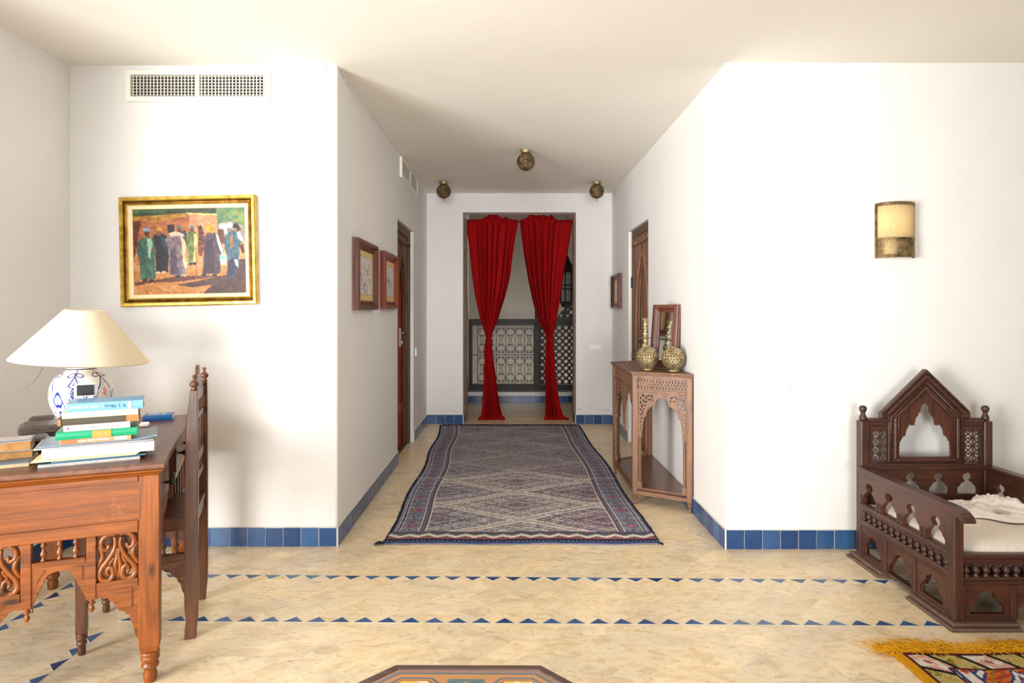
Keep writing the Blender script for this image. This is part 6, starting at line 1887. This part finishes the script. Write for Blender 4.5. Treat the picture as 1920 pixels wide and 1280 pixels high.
# ------------------------------------------------------------ red curtains in the opening
CYY = 7.75
def cx_(px): return PX(px, CYY)
def cz_(py): return PZ(py, CYY)
def red_mat():
    m = mat_new('red_cotton', rough=.85, spec=.15)
    f = noise(m, coords(m, (30, 30, 3)), 1.5, 4)
    L(m, ramp(m, f, [(.3, srgb(140, 6, 12)), (.7, srgb(172, 10, 14))]), BS(m).inputs['Base Color'])
    f2 = noise(m, coords(m), 500, 2); bump(m, f2, .2, .001)
    tr = N(m, 'ShaderNodeBsdfTranslucent'); tr.inputs['Color'].default_value = srgb(200, 10, 14)
    ms = N(m, 'ShaderNodeMixShader'); ms.inputs[0].default_value = .06
    out = [n for n in m.node_tree.nodes if n.type == 'OUTPUT_MATERIAL'][0]
    L(m, BS(m).outputs[0], ms.inputs[1]); L(m, tr.outputs[0], ms.inputs[2]); L(m, ms.outputs[0], out.inputs['Surface'])
    return m
M_RED = red_mat()
def curtain(label, prof, seed, plain, ruff):
    """prof: (py, px_left, px_right) rows from the rod to the floor"""
    rng = np.random.RandomState(seed)
    t = thing('tied_curtain', label, 'curtain', (0, 0, 0), 0)
    nv, nu = 170, 320
    ys = np.linspace(prof[0][0], prof[-1][0], nv)
    p = np.array(prof, float)
    l = np.interp(ys, p[:, 0], p[:, 1]); r = np.interp(ys, p[:, 0], p[:, 2])
    k = np.ones(7) / 7; l = np.convolve(np.pad(l, 3, 'edge'), k, 'valid'); r = np.convolve(np.pad(r, 3, 'edge'), k, 'valid')
    u = np.linspace(0, 1, nu)
    # irregular folds: warp u, few wide, many narrow in the middle
    w = u + .02 * np.sin(u * 9 + seed) + .012 * np.sin(u * 23 + 2 * seed)
    nf = 8
    fold = np.sin(2 * PI * nf * w) + .45 * np.sin(2 * PI * nf * 2.1 * w + 1.3) + .35 * np.sin(2 * PI * 5 * w + seed)
    fold = np.sign(fold) * np.abs(fold) ** .8; fold *= np.clip(1 - .85 * np.exp(-((u - plain) / .14) ** 2), 0, 1)
    P = np.zeros((nv, nu, 3))
    width = (r - l) / FPX * CYY
    for i in range(nv):
        P[i, :, 0] = cx_(l[i]) + u * width[i] + .0035 * np.sin(2 * PI * nf * w + 1.0 + i * .01) * min(1, width[i] / .3)
        tt = (ys[i] - prof[0][0]) / (prof[-1][0] - prof[0][0])
        a = .016 + .044 * min(1, tt * 2.2)
        if ys[i] > 640: a = .026 + .022 * (ys[i] - 640) / 145
        body = .05 * math.exp(-((ys[i] - 636) / 40.0) ** 2)
        P[i, :, 1] = CYY + fold * a * (.8 + .2 * np.sin(i * .03 + u * 5)) - (body + .03 * (ys[i] > 640)) * np.sin(PI * u) * 1.0
        P[i, :, 2] = cz_(ys[i])
    P[:, :, 2] = np.maximum(P[:, :, 2], .006 + 0 * P[:, :, 2])
    o = grid_mesh('curtain_panel', M_RED, P, parent=t)
    so = o.modifiers.new('t', 'SOLIDIFY'); so.thickness = .003
    # ruffled heading above the rod pocket
    nr = 180; V_ = np.linspace(0, 1, 10)
    Q = np.zeros((10, nr, 3)); uu = np.linspace(0, 1, nr)
    hgt = np.zeros(nr)
    for (c, wd, h) in ruff: hgt += h * np.exp(-((uu - c) / wd) ** 2)
    hgt *= (.45 + .55 * np.abs(np.sin(uu * 26 + seed + 2 * np.sin(uu * 9))))
    for i, v_ in enumerate(V_):
        Q[i, :, 0] = cx_(l[0]) + uu * width[0] + v_ * .02 * np.sin(uu * 60)
        Q[i, :, 1] = CYY - .02 + v_ * .03 * np.sin(uu * 75 + v_ * 2)
        Q[i, :, 2] = cz_(prof[0][0]) - .03 + v_ * (hgt + .034)
    o = grid_mesh('ruffled_heading', M_RED, Q, parent=t); so = o.modifiers.new('t', 'SOLIDIFY'); so.thickness = .003
    # tie with hanging cord
    i = int(np.argmin(width[:int(nv * .75)])); xm = cx_((l[i] + r[i]) / 2); zm = cz_(ys[i]); hw = width[i] / 2
    b = MB()
    for dz in (-.012, .002, .013): b.tube([(xm + (hw + .004) * math.cos(a), CYY - .045 + .060 * math.sin(a), zm + dz + .006 * math.sin(2 * a + dz * 90)) for a in [2 * PI * k / 20 for k in range(20)]], .0085, 7, closed=True)
    tie = b.build('tie', M_RED, t)
    b = MB(); s = -1
    b.tube([(xm + s * hw, CYY - .085, zm - .01), (xm + s * (hw + .015), CYY - .09, zm - .10), (xm + s * (hw + .006), CYY - .09, zm - .22), (xm + s * (hw + .014), CYY - .09, zm - .36)], [.008, .010, .009, .016], 7)
    b.build('tie_tassel', M_RED, tie)
    # puddled hem
    b = MB()
    xl_, xr_ = cx_(prof[-1][1]), cx_(prof[-1][2]); rg_ = random.Random(seed)
    for k in range(16):
        x = xl_ + (xr_ - xl_) * k / 15 + rg_.uniform(-.01, .01); y = CYY - rg_.uniform(.01, .05)
        b.lathe([(0, 0), (.022, .0), (.026, .010), (.016, .026), (.006, .05), (0, .052)], (x, y, .001), 8)
    for k in range(6):
        x = (xl_ - .035 + .02 * rg_.random()) if seed % 2 else (xr_ + .01 + .02 * rg_.random())
        b.tube([(x, CYY - .02 - .01 * k, .006), (x + .03, CYY - .03, .016), (x + .07 * (1 if seed % 2 else -1), CYY - .04, .01)], .010, 6)
    b.build('hem', M_RED, t)
    return t
curtain('left-hand red curtain, gathered and knotted with its own cord', [(413, 871, 971), (424, 873, 971), (440, 876, 967), (472, 880, 962), (521, 885, 956), (560, 891, 946), (600, 900, 933), (620, 908, 925), (634, 911.5, 921.5), (665, 910, 924), (700, 907, 929), (729, 906, 932), (760, 904, 937), (784.5, 902, 943)], 3, .10, [(.45, .10, .10), (.62, .09, .06), (.78, .06, .04)])
curtain('right-hand red curtain with a flat outer edge, tied at the waist', [(413, 974, 1074), (424, 975, 1071), (440, 977, 1069), (472, 981, 1064), (521, 989, 1055), (560, 997, 1050), (600, 1008, 1043), (618, 1018, 1039), (632, 1025, 1036), (665, 1022, 1039), (700, 1021, 1042), (729, 1023, 1045), (760, 1023, 1050), (784.5, 1022, 1057)], 6, .86, [(.22, .10, .07), (.42, .09, .12), (.60, .06, .06)])
rd = MB(); rd.tube([(-.540, CYY + .045, cz_(415)), (.775, CYY + .045, cz_(415))], .009, 10); rd = rd.build('curtain_rod', W_DARK['x'], None); tag(rd, 'thin dark rod spanning the opening that carries both red curtains', 'curtain rod')
for x0, x1, lab in ((-.560, -.510, 'old brown wooden post at the left side of the curtained opening'), (.762, .797, 'narrow brown wooden post at the right side of the curtained opening')):
    b = MB(); b.box(x0, x1, YB + .185, YB + .245, 0.0, 2.43); b.box(x0 - .003, x1 + .003, YB + .183, YB + .247, 2.28, 2.34)
    o = b.build('wooden_post', W_DOORF['z'], None, bevel=.004); tag(o, lab, 'post')

# ------------------------------------------------------------ railing of the stairwell
def rx_(px): return PX(px, YR)
def rz_(py): return PZ(py, YR)
RL0, RM = rx_(879), rx_(1001.5)
rail = thing('stair_railing', 'black railing with scrolled ironwork panel behind the left red curtain', 'railing', (0, 0, 0), 0)
b = MB(); b.box(RL0, 1.94, YR - .045, YR + .045, rz_(601), rz_(598)); b.box(RL0, 1.94, YR - .035, YR + .035, rz_(609), rz_(601.5)); b.build('handrail', W_DARK['x'], rail, bevel=.006)
b = MB(); b.box(RL0, 1.94, YR - .04, YR + .04, rz_(731), rz_(721)); b.build('bottom_rail', W_DARK['x'], rail, bevel=.004)
for x in (RL0, RM):
    b = MB(); b.box(x, x + .052, YR - .032, YR + .032, rz_(721), rz_(609)); b.build('rail_post', W_DARK['z'], rail, bevel=.003)
gx0, gx1, gz0, gz1 = RL0 + .056, RM - .004, rz_(719.5), rz_(610.5)
ncell = 6; cw_ = .1375
b = MB()
for z in (gz0, (gz0 + gz1) / 2, gz1): b.box(gx0, gx1, YR - .006, YR + .006, z - .005, z + .005)
x = gx1
k = 0
while x > gx0 - .01:
    b.box(x - .0045, x + .0045, YR - .0045, YR + .0045, gz0, gz1); x -= cw_; k += 1
b.build('iron_bars', M_IRON, rail)
def scroll_cell():
    """one ironwork motif, 1 wide x 1 high, centred on x=0"""
    L_ = []
    for s in (-1, 1):
        for f in (0, 1):
            F = (lambda z: z) if f == 0 else (lambda z: 1 - z)
            sp = [(s * (.22 + .17 * (1 - q / 22) * math.cos(PI + q * .62)), F(.095 + .062 * (1 - q / 22) * math.sin(PI + q * .62))) for q in range(18)][::-1]
            L_.append(sp)
            L_.append([(s * .40, F(.12)), (s * .44, F(.17)), (s * .38, F(.25)), (s * .26, F(.31)), (s * .12, F(.335))])
            L_.append([(s * .05, F(.335)), (s * .12, F(.31)), (s * .20, F(.325)), (s * .22, F(.345)), (s * .16, F(.365)), (s * .08, F(.35)), (s * .0, F(.335))])
        L_.append([(s * .20, .36), (s * .12, .42), (s * .09, .5), (s * .12, .58), (s * .20, .64)])
    return L_
cell = scroll_cell(); h2 = (gz1 - gz0) / 2
for tier in range(2):
    for c in range(k - 1):
        xc = gx1 - cw_ * (c + .5)
        if xc - cw_ / 2 < gx0 - .03: continue
        b = MB()
        for ln in cell: b.tube([(xc + p * cw_, YR, gz0 + tier * h2 + .008 + q * (h2 - .016)) for p, q in ln], .0036, 4)
        b.build('iron_scroll', M_IRON, rail)
# mashrabiya screen
scn = thing('lattice_screen', 'dark pierced wooden lattice screen behind the right red curtain', 'screen', (0, 0, 0), 0)
def lattice(x0, x1, z0, z1, per, clip=None):
    holes = []; nx = int((x1 - x0) / per); nz = int((z1 - z0) / per); ox = (x1 - x0 - nx * per) / 2; oz = (z1 - z0 - nz * per) / 2
    for i in range(nx * 2 + 1):
        for j in range(nz * 2 + 1):
            cx, cz = x0 + ox + i * per / 2, z0 + oz + j * per / 2
            if cx < x0 + per * .28 or cx > x1 - per * .28 or cz < z0 + per * .28 or cz > z1 - per * .28: continue
            if (i + j) % 2: continue
            if clip and not clip(cx, cz): continue
            if i % 2 == 0:
                holes.append([(cx + (per * .31 if q % 2 else per * .26) * math.cos(q * PI / 8), cz + (per * .31 if q % 2 else per * .26) * math.sin(q * PI / 8)) for q in range(16)])
            else:
                a, c_ = per * .24, per * .085
                holes.append([(cx + x, cz + z) for x, z in ((c_, c_), (a * .9, c_ * 1.3), (a, 0), (a * .9, -c_ * 1.3), (c_, -c_), (c_ * 1.3, -a * .9), (0, -a), (-c_ * 1.3, -a * .9), (-c_, -c_), (-a * .9, -c_ * 1.3), (-a, 0), (-a * .9, c_ * 1.3), (-c_, c_), (-c_ * 1.3, a * .9), (0, a), (c_ * 1.3, a * .9))])
    return holes
lx0, lx1 = RM + .055, 1.93; lz0, lz1 = rz_(720), rz_(609.5)
b = MB(); b.plate([(lx0, lz0), (lx1, lz0), (lx1, lz1), (lx0, lz1)], lattice(lx0, lx1, lz0, lz1, .0985), YR - .010, YR + .010); b.build('lower_lattice', W_DARK['x'], scn)
ux0 = RM + .01; uz0, uz1 = rz_(597.5), rz_(470)
b = MB(); b.box(ux0, ux0 + .05, YR - .03, YR + .03, uz0, rz_(572)); b.build('screen_post', W_DARK['z'], scn)
# stepped-arch upper part
step = [(rx_(1042), uz0), (rx_(1048), rz_(590)), (rx_(1052), rz_(584)), (rx_(1058), rz_(580)), (rx_(1062), rz_(572)), (rx_(1070), rz_(566)), (rx_(1076), rz_(558)), (rx_(1086), rz_(540)), (rx_(1110), rz_(520))]
outl = step + [(1.93, rz_(520)), (1.93, uz0)]
def clipf(x, z):
    for i in range(len(step) - 1):
        (a, za), (c, zc) = step[i], step[i + 1]
        if a <= x <= c: return z < za + (zc - za) * (x - a) / (c - a) - .05
    return x > step[0][0]
b = MB(); b.plate(outl[::-1], lattice(ux0, 1.93, uz0 - .02, rz_(520), .0985, clipf), YR - .010, YR + .010); b.build('upper_lattice', W_DARK['x'], scn)
b = MB(); b.box(ux0, 1.93, YR - .02, YR + .02, uz0, uz0 + .02); b.build('screen_rail', W_DARK['x'], scn)

# ------------------------------------------------------------ lantern hanging in the stairwell
LYY = 10.2
ln = thing('hanging_lantern', 'tall dark metal lantern with glass panes hanging in the stairwell at right', 'lantern', (PX(1063, LYY), LYY, 0), .2)
zt, zb = PZ(478, LYY), PZ(580, LYY)
H = zt - zb
def six(r, z): return [(r * math.cos(k * PI / 3), r * math.sin(k * PI / 3), z) for k in range(6)]
def frus(b, rows):
    vs = []; fs = []
    for r, z in rows: vs += six(r, z)
    for i in range(len(rows) - 1):
        for k in range(6): fs.append((i * 6 + k, i * 6 + (k + 1) % 6, (i + 1) * 6 + (k + 1) % 6, (i + 1) * 6 + k))
    fs += [tuple(reversed(range(6))), tuple((len(rows) - 1) * 6 + k for k in range(6))]
    b.add(vs, fs)
b = MB(); frus(b, [(.11, zt - H * .30), (.135, zt - H * .295), (.125, zt - H * .27), (.085, zt - H * .17), (.05, zt - H * .10), (.03, zt - H * .04), (.008, zt)]); b.build('cap', M_IRON, ln)
b = MB()
for zr in (zt - H * .31, zt - H * .55, zt - H * .62, zt - H * .86): frus(b, [(.118, zr - .012), (.118, zr + .004)])
frus(b, [(.012, zb), (.05, zb + .03), (.09, zb + .05), (.116, zb + H * .13)]); b.build('ribs', M_IRON, ln)
for k in range(6):
    b = MB(); a = k * PI / 3; b.box(.106 - .008, .106 + .008, -.008, .008, zb + H * .12, zt - H * .30)
    b.v = [tuple(Matrix.Rotation(a, 3, 'Z') @ Vector(p)) for p in b.v]; b.build('corner_bar', M_IRON, ln)
gl = mat_new('lantern_glass', srgb(200, 206, 208), .12, 0, .5); BS(gl).inputs['Transmission Weight'].default_value = .6
b = MB(); frus(b, [(.098, zb + H * .13), (.098, zt - H * .31)]); b.build('glass_panes', gl, ln)
b = MB(); b.tube([(0, 0, zt - .005), (0, 0, 3.94)], .005, 6); b.build('chain', M_IRON, ln)
